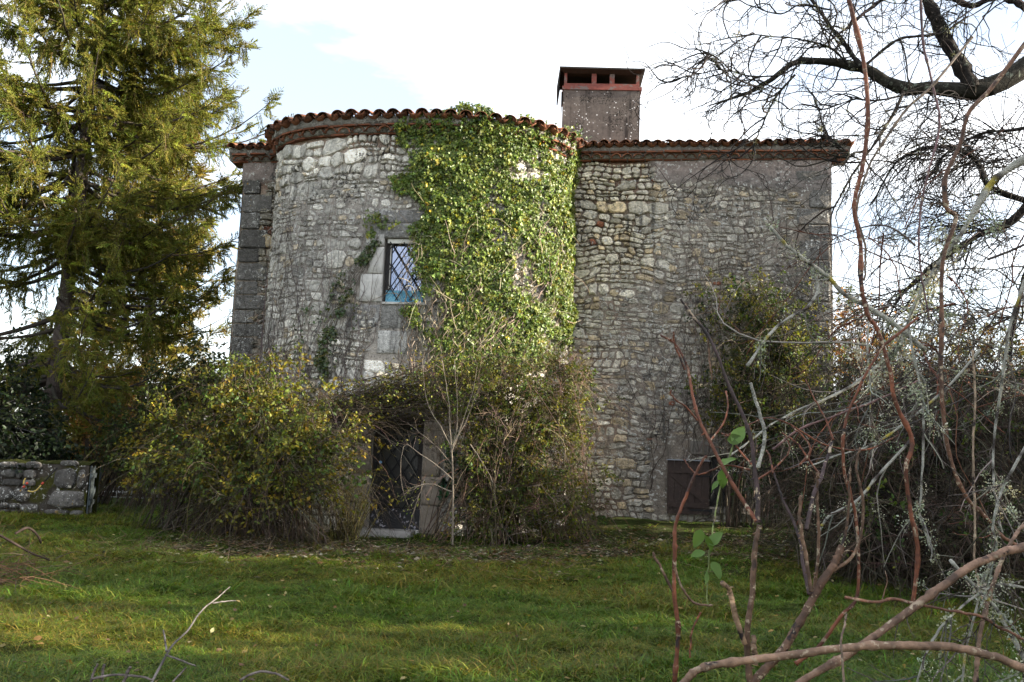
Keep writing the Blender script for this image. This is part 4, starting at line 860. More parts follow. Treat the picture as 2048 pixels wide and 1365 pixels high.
# ------------------------------------------------------------------ lawn grass
def build_grass():
    r = rng(51); b = MB()
    def tuft(seed, nb, L, w, leanm):
        q = rng(seed); bb = MB(); n = nb; ang = q.uniform(0, 6.283, n); hd = np.stack([np.cos(ang), np.sin(ang), 0 * ang], -1); ln = q.uniform(L[0], L[1], n); lean = np.clip(q.normal(leanm, .35, n), .1, 1.5)
        P0 = np.concatenate([q.normal(0, .055, (n, 2)), np.full((n, 1), -.01)], 1); up = np.array([0, 0, 1.0])
        P1 = P0 + (hd * np.sin(lean * .6)[:, None] + up * np.cos(lean * .6)[:, None]) * (ln * .5)[:, None]; P2 = P1 + (hd * np.sin(lean * 1.15)[:, None] + up * np.cos(lean * 1.15)[:, None]) * (ln * .5)[:, None]
        sd = nrm(np.cross(hd, up) + q.normal(0, .3, (n, 3))); ww = q.uniform(w[0], w[1], n)[:, None]
        V = np.stack([P0 - sd * ww, P0 + sd * ww, P1 + sd * ww * .8, P1 - sd * ww * .8, P2], 1); F = np.array([[0, 1, 2], [0, 2, 3], [3, 2, 4]])
        c = lerp_cols([(.068, .110, .012), (.052, .092, .010), (.085, .120, .014), (.10, .115, .014), (.16, .14, .03)], n, q, .3); c = np.where((q.random(n) < .025)[:, None], np.array([.22, .23, .15]), c)
        bb.add(V.reshape(-1, 3), (F[None] + (np.arange(n) * 5)[:, None, None]).reshape(-1, 3), np.repeat(c, 5, 0)); return tmpl_obj('grass_tuft', bb, 'grass_i')
    T_G = [tuft(970 + i, 22, (.07, .19), (.0018, .0042), (1.15, 1.3, 1.4, .8, 1.35)[i % 5]) for i in range(10)]
    pos = []; scl = []; tin = []; ydr = []
    for n, y0, y1, sc in ((16000, 4.8, 9.0, 1.0), (14000, 9.0, 13.5, 1.15), (13000, 13.5, 21.5, 1.45)):
        Y = np.sqrt(r.uniform(y0 ** 2, y1 ** 2, n)); X = r.uniform(-0.64, 0.64, n) * Y
        s = (X - FA[0]) * FE[0] + (Y - FA[1]) * FE[1]; ww = (X - FA[0]) * FN[0] + (Y - FA[1]) * FN[1]
        tw = np.abs((s - TU) / (TA + 0.1)) ** TN + np.abs(np.maximum(ww, 0) / (TB + 0.1)) ** TN
        dens = 1 - 0.8 * sstep(2.6, 1.0, np.minimum(np.abs(ww), 9)) * (X > 0)
        edge = 12.4 + .5 * (X > 1) * sstep(1, 3, X) * 4 + 1.2 * (fbm(X * .8, Y * .3, 133, 3) - .5); bare = np.maximum(sstep(0.46, 0.62, fbm(X * 0.5, Y * 0.55, 131, 3)) * sstep(10.2, 12.5, Y), sstep(edge - .5, edge + .4, Y)) * (X > -5.2) * (np.abs(X + 1.0) < 7.5)
        k = ((tw > 1) & (ww > -0.05) | (s < 0)) & (r.random(n) < dens * (1 - 0.8 * bare)); X, Y = X[k], Y[k]; n = len(X)
        cl = fbm(X * 1.4, Y * 1.4, 61, 3); pos.append(np.stack([X, Y, gz(X, Y)], -1)); scl.append(sc * r.uniform(.6, 1.35, n) * (.35 + 1.3 * cl))
        straw = np.clip(sstep(0.47, 0.64, fbm(X * 0.75, Y * 1.1, 67, 4)) * 0.85 + 0.55 * sstep(9.0, 11.0, Y) * sstep(13.8, 11.5, Y) * sstep(3, 0, X) + 0.4 * sstep(-1, -4, X) * sstep(9.5, 7.5, Y), 0, 1) * r.uniform(.5, 1, n)
        g = np.array([.78, 1.0, .70]) * np.exp(r.normal(0, .2, (n, 1))); st = np.array([1.35, 1.05, 1.0]) * np.exp(r.normal(0, .2, (n, 1))); tin.append(g * (1 - straw[:, None]) + st * straw[:, None])
        a = 2 * math.pi * 1.5 * fbm(X * .8, Y * .8, 63, 3) + r.normal(0, 1.0, n); ti = .25 * cl; ydr.append(np.stack([np.cos(a), np.sin(a), -ti * .6], -1))
    pos = np.concatenate(pos); yd_ = np.concatenate(ydr); nd_ = np.array([0, 0, 1.0]) + 0 * pos
    o = scatter('grass', T_G, pos, yd_, nd_, np.concatenate(scl)[:, None] * np.stack([np.ones(len(pos)), np.ones(len(pos)), r.uniform(.28, .58, len(pos))], -1), np.concatenate(tin), r=r, origin=np.zeros(3)); tag(o, 'rough mown lawn grass lying in tangled green and straw tufts', 'grass')
    # leaf litter and chips at the foot of the shrubs
    b = MB(); n = 6500; X = r.uniform(-5.5, 5.5, n); Y = 12.9 + r.normal(0, 0.9, n) + 1.8 * (X > 1.0); P = np.stack([X, Y, gz(X, Y) + 0.015 + r.random(n) * 0.02], -1)
    a = r.uniform(0, 6.28, n); b.leaves(*LEAF_SIMPLE, P, np.stack([np.cos(a), np.sin(a), 0.1 * r.normal(0, 1, n)], -1), r.normal(0, 0.35, (n, 3)) + np.array([0, 0, 1]), r.uniform(0.04, 0.11, n), lerp_cols([(0.10, 0.055, 0.03), (0.16, 0.10, 0.05), (0.07, 0.05, 0.03), (0.30, 0.27, 0.20), (0.05, 0.045, 0.03)], n, r, 0.2))
    n = 650; Y = np.sqrt(r.uniform(25, 190, n)); X = r.uniform(-.62, .62, n) * Y; P = np.stack([X, Y, gz(X, Y) + .035 + r.random(n) * .02], -1); b.leaves(*LEAF_OVAL, P, np.concatenate([r.normal(0, 1, (n, 2)), r.normal(0, .2, (n, 1))], 1), r.normal(0, .4, (n, 3)) + np.array([0, -.2, 1]), r.uniform(.03, .065, n), lerp_cols([(.16, .10, .04), (.24, .17, .05), (.10, .06, .035), (.30, .25, .12)], n, r, .2))
    n = 1300; X = r.uniform(-6, 5, n); Y = 12.6 + r.normal(0, 0.8, n) + 1.8 * (X > 1.0); P = grow(np.stack([X, Y, gz(X, Y) + 0.02], -1), np.concatenate([r.normal(0, 1, (n, 2)), r.uniform(-.02, .15, (n, 1))], 1), r.uniform(0.1, 0.5, n), 4, 0.15, 0.0, r=r)
    b.tubes(P, taper(np.full(n, 0.005), np.full(n, 0.002), 4), 3, lerp_cols([(0.10, 0.065, 0.045), (0.22, 0.17, 0.12)], n, r))
    o = b.obj('leaf_litter', M['leaf'], origin=(0, 0, 0), kind='stuff', smooth=False); tag(o, 'brown leaf litter and broken twigs strewn along the shrub bases', 'leaf litter')
build_grass()

# ------------------------------------------------------------------ shrubs made of arching stems
def envelope(r, n, ells, shell=0.45):
    """random points in the outer part of ellipsoids (cx,cy,cz,rx,ry,rz,weight)"""
    e = np.array(ells, float); k = r.choice(len(e), n, p=e[:, 6] / e[:, 6].sum()); d = nrm(r.normal(0, 1, (n, 3))); q = (shell + (1 - shell) * r.random(n) ** 0.6)[:, None]
    P = e[k, :3] + d * e[k, 3:6] * q; P[:, 2] = np.maximum(P[:, 2], gz(P[:, 0], P[:, 1]) + 0.05); return P
def arching(r, roots, tips, K=9, lift=0.5, wob=0.06):
    n = len(tips); i = r.integers(0, len(roots), n); A = roots[i] + r.normal(0, 0.18, (n, 3)) * np.array([1, 1, 0]); A[:, 2] = gz(A[:, 0], A[:, 1])
    h = np.maximum(tips[:, 2] - A[:, 2], 0.2); C = A * 0.55 + tips * 0.45; C[:, 2] = A[:, 2] + h * (0.9 + lift * r.random(n)) + 0.25
    t = np.linspace(0, 1, K)[None, :, None]; P = (1 - t) ** 2 * A[:, None] + 2 * t * (1 - t) * C[:, None] + t ** 2 * tips[:, None]
    w = np.cumsum(r.normal(0, wob, (n, K, 3)), 1); w -= w[:, :1]; return P + w * np.linspace(0, 1, K)[None, :, None] ** 0.7
def shrub(name, label, roots, ells, nst, ntw, nlf, leafcols, stemcols, seed, size=(0.035, 0.07), tmpl=LEAF_OVAL, shell=0.45, twl=(0.15, 0.55), grav=0.06, rad=(0.008, 0.014), lift=0.5, drop=0.3, lt0=0.35, cat='shrub', droopers=0, leafmat='leaf', group=None, wob=0.06, zleaf=None, droopcols=None):
    r = rng(seed); roots = np.array(roots, float); roots = np.concatenate([roots, gz(roots[:, 0], roots[:, 1])[:, None]], 1)
    th = thing(name, label, cat, roots.mean(0), group)
    tips = envelope(r, nst, ells, shell); P = arching(r, roots, tips, 9, lift, wob); b = MB()
    b.tubes(P, taper(r.uniform(*rad, nst), np.full(nst, 0.0025), 9), 4, lerp_cols(stemcols, nst, r, 0.25))
    if droopers:
        S, D, i, t = spawn(P, droopers, 0.5, 1.0, 0.2, 1.2, r); D[:, 2] -= 0.35; D[:, :2] += .45 * (S - P[:, 0].mean(0))[:, :2]; Q = grow(S, D, r.uniform(0.7, 1.9, droopers), 7, 0.13, 0.27, r=r); Q[:, :, 2] = np.maximum(Q[:, :, 2], gz(Q[:, :, 0], Q[:, :, 1]) + 0.01)
        b.tubes(Q, taper(r.uniform(0.003, 0.006, droopers), np.full(droopers, 0.0015), 7), 3, lerp_cols(droopcols or stemcols, droopers, r, 0.3))
    b.obj('stems', M['bark'], th)
    ls = np.mean(size) / 0.145
    if nlf:
        n = nlf; S, D, i, t = spawn(P, n, lt0, 1.0, 0.2, 1.1, r); S = S + r.normal(0, .06, S.shape); D = D + np.array([0, 0, .12 - drop * .5]) + r.normal(0, .3, D.shape)
        
        if zleaf is not None: k = S[:, 2] > zleaf + .35 * (fbm(S[:, 0] * 1.5, S[:, 1] * 1.5, 5) - .5) + r.normal(0, .12, n); S, D = S[k], D[k]; n = len(S)
        c = lerp_cols(leafcols, n, r, .18) / np.array([.09, .10, .018]); scatter('leaves', T_IVYS if tmpl is LEAF_IVY else T_LEAF, S, D, r.normal(0, .35, (n, 3)) + np.array([0, -.3, 1.0]), ls * r.uniform(.75, 1.3, n), c if tmpl is not LEAF_IVY else c * 2.6, th, r)
    if ntw:
        n = ntw; S, D, i, t = spawn(P, n, .2, 1.0, .2, 1.1, r); D[:, 2] -= grav * 2; scatter('twigs', T_TWIG, S, D, r.normal(0, 1, (n, 3)), r.uniform(twl[0], twl[1], n) * 1.2, lerp_cols(stemcols, n, r, .25) / np.array([.075, .060, .048]), th, r)
    return th, P
YEL = [(0.125, 0.120, 0.012), (0.090, 0.100, 0.012), (0.155, 0.130, 0.012), (0.060, 0.080, 0.014), (0.10, 0.10, 0.016), (0.19, 0.11, 0.02)]
GRN = [(0.065, 0.090, 0.016), (0.048, 0.072, 0.014), (0.09, 0.105, 0.018), (0.12, 0.115, 0.02)]
DRK = [(0.022, 0.040, 0.012), (0.030, 0.050, 0.014), (0.018, 0.030, 0.010)]
TWG = [(0.055, 0.042, 0.030), (0.080, 0.062, 0.044), (0.040, 0.032, 0.025), (0.12, 0.10, 0.075)]
DTW = [(0.042, 0.032, 0.022), (0.060, 0.046, 0.032), (0.085, 0.068, 0.050), (0.032, 0.026, 0.020)]
def pe(px, py, Y, rx, ry, rz, w=1.0):
    p = atY(px, py, Y); return (p[0], p[1], p[2], rx, ry, rz, w)
def build_shrubs():
    # the big mound left of the door
    shrub('arching_shrub', 'wide mounded yellow green shrub left of the tower door with drooping bare stems below', [(-5.2, 15.0), (-4.6, 14.3), (-3.9, 14.2), (-3.4, 14.5), (-4.3, 15.0), (-5.9, 15.2)],
          [pe(440, 905, 15.2, 1.5, 1.3, 0.70, 2), pe(560, 880, 14.6, 1.25, 1.2, 0.95, 2), pe(495, 810, 15.8, 0.85, 0.8, 0.65, 1.6), pe(320, 905, 15.8, 0.85, 0.8, 0.40, 1), pe(635, 870, 14.9, 0.55, 0.7, 0.70, 1), pe(515, 770, 16.6, 0.35, 0.5, 0.6, 0.7), pe(420, 985, 14.0, 0.95, 0.9, 0.6, 1.0), pe(520, 1010, 13.5, 0.9, 0.7, 0.5, 1.2), pe(630, 1020, 13.6, 0.6, 0.6, 0.5, 1.0), pe(590, 930, 13.9, 0.9, 0.7, 0.6, 1.0)],
          240, 500, 3000, YEL[:5] + GRN, TWG, 71, size=(0.04, 0.08), droopers=1900, lift=0.35, wob=0.10, shell=.3, zleaf=.75, droopcols=DTW + [(.05, .042, .012)])
    # mossy stems hanging right beside the door jamb
    r = rng(73); base = atY(690, 1075, 14.9); th = thing('mossy_shoots', 'clump of upright mossy green shoots against the left door jamb', 'shrub', base); b = MB()
    n = 60; S = base + r.normal(0, 1, (n, 3)) * np.array([0.14, 0.14, 0]); S[:, 2] = gz(S[:, 0], S[:, 1]); P = grow(S, np.array([0.05, 0, 1.0]) + r.normal(0, 0.18, (n, 3)), r.uniform(0.5, 1.5, n), 8, 0.07, -0.01, r=r); b.tubes(P, taper(r.uniform(0.006, 0.014, n), np.full(n, 0.004), 8), 4, lerp_cols([(0.035, 0.032, 0.008), (0.045, 0.038, 0.010), (0.03, 0.025, 0.014)], n, r)); b.obj('stems', M['bark'], th)
    b = MB(); leaves_on(b, P, 2400, 0.1, 1.0, LEAF_SIMPLE, (0.015, 0.035), [(0.055, 0.052, 0.008), (0.040, 0.044, 0.008), (0.075, 0.06, 0.010)], r, 0.1, 0.5, 0.012); b.obj('moss_tufts', M['leaf'], th, smooth=False, kind='stuff')
    # vine arching over the door
    r = rng(74); th = thing('door_vine', 'tangle of climbing stems arching over the tower door from left to right', 'vine', atY(850, 1070, 15.9)); b = MB(); n = 190
    x0 = r.uniform(560, 760, n); A = atY(x0, 850 - 0.12 * (x0 - 560) + r.normal(0, 22, n), 15.9 + r.normal(0, 0.18, n)); x1 = r.uniform(790, 930, n); C = atY(x1, 790 + r.normal(0, 32, n), 15.9 + r.normal(0, 0.18, n)); m_ = (A + C) / 2; m_[:, 2] += r.uniform(0.0, 0.35, n)
    t = np.linspace(0, 1, 10)[None, :, None]; P = (1 - t) ** 2 * A[:, None] + 2 * t * (1 - t) * m_[:, None] + t ** 2 * C[:, None]; w = np.cumsum(r.normal(0, 0.035, P.shape), 1); P = P + w
    b.tubes(P, taper(r.uniform(0.003, 0.010, n), np.full(n, 0.003), 10), 4, lerp_cols(TWG, n, r)); n2 = 900; S, D, i, t_ = spawn(P, n2, 0, 1, 0.4, 1.5, r); T = grow(S, D, r.uniform(0.1, 0.5, n2), 5, 0.25, 0.1, r=r); b.tubes(T, taper(r.uniform(0.002, 0.004, n2), np.full(n2, 0.0012), 5), 3, lerp_cols(TWG, n2, r)); b.obj('stems', M['bark'], th)
    b = MB(); k = T[:, :, 2].max(1) > float(atY(700, 810, 15.9)[2]); leaves_on(b, T[k], 2600, 0.2, 1, LEAF_OVAL, (0.035, 0.07), GRN + YEL[:3], r, 0.5, 0.3, 0.05); b.obj('leaves', M['leaf'], th, smooth=False, kind='stuff')
    # bramble mass right of the door
    shrub('bramble_bush', 'tall brambly bush with yellowing leaves right of the tower door', [(-1.3, 15.6), (-0.5, 15.5), (0.3, 15.7), (1.0, 15.9), (-0.1, 15.2), (1.3, 15.4)],
          [pe(930, 760, 16.0, 0.75, 0.5, 0.55, 1.6), pe(1060, 800, 16.0, 0.8, 0.7, 0.75, 2), pe(1110, 900, 15.8, 0.75, 0.8, 0.8, 2), pe(960, 930, 15.6, 0.7, 0.6, 0.7, 1), pe(1120, 1000, 15.4, 0.65, 0.7, 0.55, 1.4), pe(1000, 1020, 15.2, 0.9, 0.6, 0.45, 1), pe(1140, 770, 16.4, 0.35, 0.4, 0.45, 1)],
          105, 1100, 2300, YEL[:2] + GRN + GRN, [(0.11, 0.075, 0.05), (0.16, 0.11, 0.075), (0.08, 0.06, 0.045), (0.20, 0.15, 0.11)], 75, size=(0.03, 0.06), droopers=330, grav=0.05, rad=(.005, .009), wob=.09)
    shrub('ivy_mound', 'dark ivy covering the tower foot behind the brambles', [(-0.6, 16.55), (0.2, 16.6)], [pe(985, 950, 16.35, 0.85, 0.25, 0.75, 1)], 40, 40, 420, DRK + [(0.03, 0.055, 0.02)], TWG, 76, size=(0.05, 0.085), tmpl=LEAF_IVY, cat='ivy', leafmat='ivyleaf')
    # thin bare sapling in front of the door
    r = rng(77); bp = atY(905, 1085, 14.2); bp[2] = gz(bp[0], bp[1]); th = thing('bare_sapling', 'slender pale barked bare sapling standing in front of the bramble bush', 'sapling', bp); b = MB()
    def cane(pts, Y, w0, w1, col, K=14, S=6, dj=0.12):
        p = np.array(pts, float); yy = np.array([q[2] if len(q) > 2 else Y for q in pts], float); P = atY(p[:, 0], p[:, 1], yy); P = resample(P, K); return P, np.linspace(w0, w1, K)
    pale = np.array([0.24, 0.20, 0.155])
    tr = [(905, 1090), (906, 1000), (905, 930), (902, 890)]; jobs = [(tr, .017, .013)]
    for q in ([(902, 890), (880, 850), (860, 820), (850, 780), (845, 720)], [(902, 890), (900, 840), (895, 790), (888, 740), (880, 690)], [(903, 905), (920, 860), (935, 815), (945, 780), (955, 730)], [(904, 895), (930, 850), (950, 800), (965, 770)], [(904, 930), (880, 900), (845, 870), (815, 850)], [(905, 960), (870, 930), (835, 905), (805, 890), (800, 960), (815, 1010)], [(850, 960), (835, 1000), (815, 1060)], [(905, 985), (860, 970), (830, 975), (812, 985)], [(904, 900), (915, 840), (913, 780), (910, 720)], [(940, 890), (960, 930), (985, 975)]): jobs.append((q, .009, .003))
    PP = []
    for q, a, c in jobs:
        P, R = cane(q, 14.2, a, c, pale); P = P + np.cumsum(r.normal(0, 0.006, P.shape), 0) * (0 if a > .012 else 1); b.tubes(P, R, 6, pale * r.uniform(0.7, 1.2)); PP.append(P)
    PP = np.array(PP[1:]); n = 160; S, D, i, t = spawn(PP, n, 0.2, 1, 0.4, 1.0, r); T = grow(S, D, r.uniform(0.12, 0.5, n), 5, 0.15, -0.02, r=r); b.tubes(T, taper(np.full(n, 0.003), np.full(n, 0.0014), 5), 3, lerp_cols([(0.2, 0.16, 0.12), (0.12, 0.09, 0.07)], n, r)); b.obj('stems', M['bark'], th)
    b = MB(); leaves_on(b, T, 220, 0.4, 1, LEAF_OVAL, (0.03, 0.06), [(0.13, 0.16, 0.03), (0.20, 0.20, 0.04)], r, 0.4, 0.3, 0.02); b.obj('leaves', M['leaf'], th, smooth=False, kind='stuff')
    # leafy climber on the right wing
    shrub('wall_climber', 'leafy green climber spilling off the right wing wall above the brown shutter', [(4.6, 17.3), (5.2, 17.2), (5.9, 17.1), (6.6, 16.9)],
          [pe(1500, 690, 17.2, 1.1, 0.4, 1.0, 2), pe(1590, 700, 16.9, 0.8, 0.5, 1.0, 1.6), pe(1470, 800, 17.0, 0.9, 0.5, 0.7, 1.6), pe(1470, 600, 17.45, 0.75, 0.2, 0.5, 0.8), pe(1600, 800, 16.5, 1.0, 0.7, 0.8, 1.5)],
          150, 350, 1300, GRN + YEL[:2] + DRK, TWG, 78, size=(0.035, 0.065), droopers=200)
    # dark hedge mass on the right
    shrub('dark_hedge', 'dense dark thicket of drooping bare twigs filling the right side behind the tree', [(6.2, 13.0), (5.2, 13.5), (7.2, 12.6), (5.8, 11.2), (6.8, 10.5), (4.8, 12.2), (7.5, 14.5)],
          [pe(1750, 960, 12.5, 1.6, 1.6, 0.95, 2), pe(1900, 950, 11.5, 1.6, 1.5, 1.15, 2), pe(1650, 980, 13.2, 1.3, 1.2, 0.85, 1.4), pe(1850, 820, 13.0, 1.7, 1.3, 0.8, 1.5), pe(1700, 830, 14.5, 1.4, 1.2, 0.75, 1.3), pe(1980, 1080, 9.6, 1.2, 1.3, 0.7, 1.5), pe(1780, 1080, 11.2, 1.1, 1.0, 0.5, 1.2), pe(2030, 850, 12.5, 1.3, 1.3, 1.0, 1.2)],
          420, 2600, 800, DRK + GRN[:2], DTW, 79, size=(0.035, 0.065), droopers=1500, shell=0.3, twl=(0.25, 0.8), lift=0.5, grav=0.10)
    shrub('evergreen_thicket', 'dark evergreen bushes packed behind the bare twigs at the right edge', [(6.8, 13.8), (8.2, 13.2), (5.8, 14.6), (7.8, 15.2)], [pe(1780, 950, 14.3, 1.7, 0.8, 1.05, 2), pe(1940, 930, 13.8, 1.6, 0.8, 1.25, 2), pe(1640, 960, 14.9, 1.2, 0.7, 0.8, 1.3)], 140, 200, 1300, DRK, DTW, 80, size=(0.05, 0.09), shell=0.2)
    # sunlit bushes beyond the right corner
    shrub('berry_bush', 'sunlit twiggy bush with orange autumn leaves beyond the right house corner', [(9.0, 21), (10.5, 21.5), (8.0, 20)], [pe(1720, 700, 21, 1.0, 1.0, 1.3, 1), pe(1800, 720, 21.5, 1.2, 1.0, 1.1, 1), pe(1690, 640, 20.5, 0.5, 0.6, 0.7, .6)], 90, 500, 300, [(0.22, 0.12, 0.03), (0.12, 0.11, 0.03), (0.30, 0.13, 0.03)], DTW, 81, size=(0.05, 0.09))
    shrub('hedgerow_bush', 'broad twiggy hedgerow bush in the far right background', [(13, 24), (15, 25), (11.5, 23)], [pe(1900, 740, 24, 2.2, 1.5, 1.3, 1), pe(2020, 720, 25, 2.0, 1.5, 1.8, 1), pe(1800, 790, 23, 1.4, 1.3, 0.9, .8)], 110, 600, 450, [(0.10, 0.09, 0.03), (0.16, 0.10, 0.03), (0.06, 0.07, 0.02)], DTW, 82, size=(0.07, 0.12))
    # left background
    shrub('golden_bush', 'golden brown sunlit bush behind the lattice fence', [(-13.0, 28.5), (-11.4, 29), (-14.5, 29)], [pe(120, 850, 28, 2.2, 1.2, 1.6, 1), pe(260, 850, 28.5, 2.0, 1.2, 1.7, 1), pe(190, 920, 27.5, 2.2, 0.8, 0.9, 1)], 120, 300, 900, [(0.22, 0.15, 0.03), (0.16, 0.13, 0.03), (0.25, 0.13, 0.04), (0.12, 0.12, 0.03)], DTW, 83, size=(0.09, 0.15), tmpl=LEAF_SIMPLE)
    shrub('laurel_bush', 'dark leafed bush behind the yellow shrub at the left house corner', [(-8.2, 19.5), (-7.4, 19.8), (-9.2, 19.6)], [pe(400, 800, 19.6, 1.1, 0.7, 0.85, 1.5), pe(320, 850, 19.4, 1.1, 0.7, 0.7, 1), pe(440, 760, 20.0, 0.5, 0.5, 0.65, .8), pe(270, 900, 19, .8, .6, .5, .8)], 100, 200, 900, [(0.035, 0.055, 0.014), (0.05, 0.065, 0.015), (0.09, 0.08, 0.018)], DTW, 84, size=(0.05, 0.09))
    shrub('yew_bush', 'very dark evergreen bush above the low wall at the left edge', [(-11.2, 17.6), (-12.2, 17.8)], [pe(30, 860, 17.7, 1.1, 0.5, 0.7, 1), pe(-60, 800, 18, 1.2, 0.6, 1.0, 1), pe(60, 900, 17.5, 0.6, 0.4, 0.4, .7)], 60, 100, 700, [(.012, .020, .007), (.016, .026, .008)], DTW, 85, size=(0.06, 0.11))
build_shrubs()

# ------------------------------------------------------------------ climbers on the walls
def wall_vines(name, label, mp, L, starts, seed, cols, rad=(0.005, 0.012), hmax=7.9, off=0.055, branch=3, cat='vine'):
    r = rng(seed); starts = np.array(starts, float); n = len(starts); K = 30
    s = starts[:, 0][:, None] + np.cumsum(np.concatenate([np.zeros((n, 1)), r.normal(0, 0.045, (n, K - 1)) + r.normal(0, 0.02, (n, 1))], 1), 1); z = starts[:, 1][:, None] + (starts[:, 2] - starts[:, 1])[:, None] * np.linspace(0, 1, K)
    s = np.clip(s, 0.03, L - 0.03); d = off + 0.015 * r.random((n, K)); P = mp(s.ravel(), z.ravel(), d.ravel()).reshape(n, K, 3); b = MB()
    th = thing(name, label, cat, P[:, 0].mean(0)); c = lerp_cols(cols, n, r, 0.2)
    b.tubes(P, taper(r.uniform(*rad, n), np.full(n, 0.0022), K), 4, c)
    nb = n * branch; i = r.integers(0, n, nb); k = r.integers(3, K - 4, nb); K2 = 9; dirn = r.choice([-1, 1], nb)[:, None]; ln = r.uniform(0.25, 1.1, nb)[:, None]
    tt = np.linspace(0, 1, K2); s2 = s[i, k][:, None] + dirn * ln * 0.45 * tt + np.cumsum(r.normal(0, 0.022, (nb, K2)), 1) * tt; z2 = np.minimum(z[i, k][:, None] + ln * (0.5 + 0.5 * r.random((nb, 1))) * tt, hmax); s2 = np.clip(s2, 0.03, L - 0.03)
    Q = mp(s2.ravel(), z2.ravel(), np.full(s2.size, off)).reshape(nb, K2, 3); b.tubes(Q, taper(r.uniform(0.003, 0.006, nb), np.full(nb, 0.0013), K2), 3, lerp_cols(cols, nb, r, 0.2)); b.obj('stems', M['bark'], th)
    return th, P
def ivy_tmpl(seed):
    r = rng(seed); b = MB(); n = 6; P = np.stack([r.uniform(-.55, .55, n), r.uniform(-.6, .4, n), r.uniform(0, .55, n)], -1)
    b.leaves(*LEAF_IVY, P, np.array([0, 1.0, 0]) + r.normal(0, .5, (n, 3)), np.array([0, -.55, 1.0]) + r.normal(0, .32, (n, 3)), r.uniform(.40, .68, n), lerp_cols([(.075, .105, .020), (.045, .072, .016), (.11, .135, .026), (.085, .115, .020), (.035, .055, .014)], n, r, .28)); return tmpl_obj('ivy_cluster', b, 'ivy_i')
T_CL = [ivy_tmpl(980 + i) for i in range(6)]
def build_ivy():
    r = rng(91)
    th, P = wall_vines('bare_creeper', 'leafless grey creeper stems clinging to the left of the tower', tower_map, TL, [(s, r.uniform(0.2, 2.6), r.uniform(4.2, 7.6)) for s in r.uniform(0.5, 4.0, 52)], 92, [(0.10, 0.085, 0.075), (0.15, 0.13, 0.115), (0.075, 0.06, 0.055)])
    wall_vines('dry_creeper', 'dry leafless creeper stems spread over the right wing wall', main_map, FL, [(s, r.uniform(0.3, 3.0), r.uniform(4.5, 7.7)) for s in 12.9 - 3.6 * r.random(60) ** 1.3], 93, [(0.095, 0.08, 0.07), (0.13, 0.105, 0.09), (0.07, 0.055, 0.048)], rad=(0.005, 0.010))
    wall_vines('corner_creeper', 'thin bare creeper on the dark left corner of the house', main_map, FL, [(s, r.uniform(1.0, 3.0), r.uniform(4.2, 7.4)) for s in r.uniform(0.1, 1.3, 14)], 94, [(0.05, 0.042, 0.038), (0.08, 0.07, 0.06)])
    # main ivy
    th = thing('ivy', 'thick green ivy covering the right half of the tower up over the eaves', 'ivy', tower_map(np.array([WS + 1.2]), np.array([0.0]), np.array([0.1]))[0])
    n = 95; s0 = WS + 0.2 + 1.6 * r.random(n) ; K = 34; z = np.linspace(0.5, 1, K)[None] * r.uniform(5.2, 8.0, (n, 1)); z = z - z[:, :1] + r.uniform(2.0, 3.4, (n, 1)); z = np.minimum(z, 8.05)
    s = s0[:, None] + np.cumsum(r.normal(0.0, 0.045, (n, K)) + r.uniform(-0.02, 0.11, (n, 1)), 1); s = np.clip(s, 0.05, TL - 0.1)
    P = tower_map(s.ravel(), z.ravel(), (0.06 + 0.09 * r.random(s.size))).reshape(n, K, 3); b = MB(); b.tubes(P, taper(r.uniform(0.006, 0.016, n), np.full(n, 0.003), K), 5, lerp_cols([(0.22, 0.18, 0.13), (0.13, 0.10, 0.07), (0.30, 0.25, 0.18)], n, r))
    n2 = 90; S, D, i, t = spawn(P, n2, 0.3, 1, 0.4, 1.2, r); S = S + tower_normal(np.interp(S[:, 0], _tx, _sg)) * 0.07; D = D + np.array([0, -0.25, 0.1]); T = grow(S, D, r.uniform(0.2, 0.8, n2), 7, 0.16, 0.05, r=r); b.tubes(T, taper(np.full(n2, 0.006), np.full(n2, 0.003), 7), 4, lerp_cols([(0.36, 0.31, 0.22), (0.25, 0.2, 0.14)], n2, r)); b.obj('stems', M['bark'], th)
    cand = 40000; s = r.uniform(0.5, TL - 0.02, cand); z = r.uniform(2.2, 8.55, cand); P = tower_map(s, np.minimum(z, 8.6), np.zeros(cand)); x, y = proj(P)
    s_back = tower_normal(s); vis = ((CAM - P) * s_back).sum(1) > -6.0
    inside = inpoly(x + 10 * (vn(s * 5, z * 5, 7) - .5) * 2, y + 10 * (vn(s * 5 + 9, z * 5, 8) - .5) * 2, IVY_POLY) | ((s > TL - 1.9) & (z > 3.9) & (z < 8.35))
    hole = fbm(s * 1.15, z * 0.95, 17, 4); dens = np.maximum(sstep(0.74, 0.60, hole) * 0.94 + 0.06, .8 * sstep(TL - 3.4, TL - 2.4, s) * sstep(.80, .66, hole))
    for hx, hy, hr in ((990, 405, 26), (1000, 470, 20), (870, 590, 20), (1075, 345, 16), (925, 500, 14), (1100, 715, 24)): dens *= 1 - 0.8 * np.exp(-(((x - hx) / hr) ** 2 + ((y - hy) / (hr * 1.4)) ** 2) ** 2)
    k = inside & vis & (r.random(cand) < dens); s, z = s[k], z[k]; n = len(s)
    over = sstep(7.75, 8.1, z); thick = 0.04 + 0.10 * sstep(0.40, 0.7, fbm(s * 2.2, z * 2.2, 19, 3)) + 0.12 * over
    d = 0.05 + thick * r.random(n); P = tower_map(s, z, d); nn = tower_normal(s)
    c = np.exp(r.normal(0, .22, (n, 1))) * np.exp(r.normal(0, .06, (n, 3))); yl = (r.random(n) < 0.04)[:, None]; c = 1.2 * np.where(yl, c * np.array([2.4, 1.6, 0.9]), c)
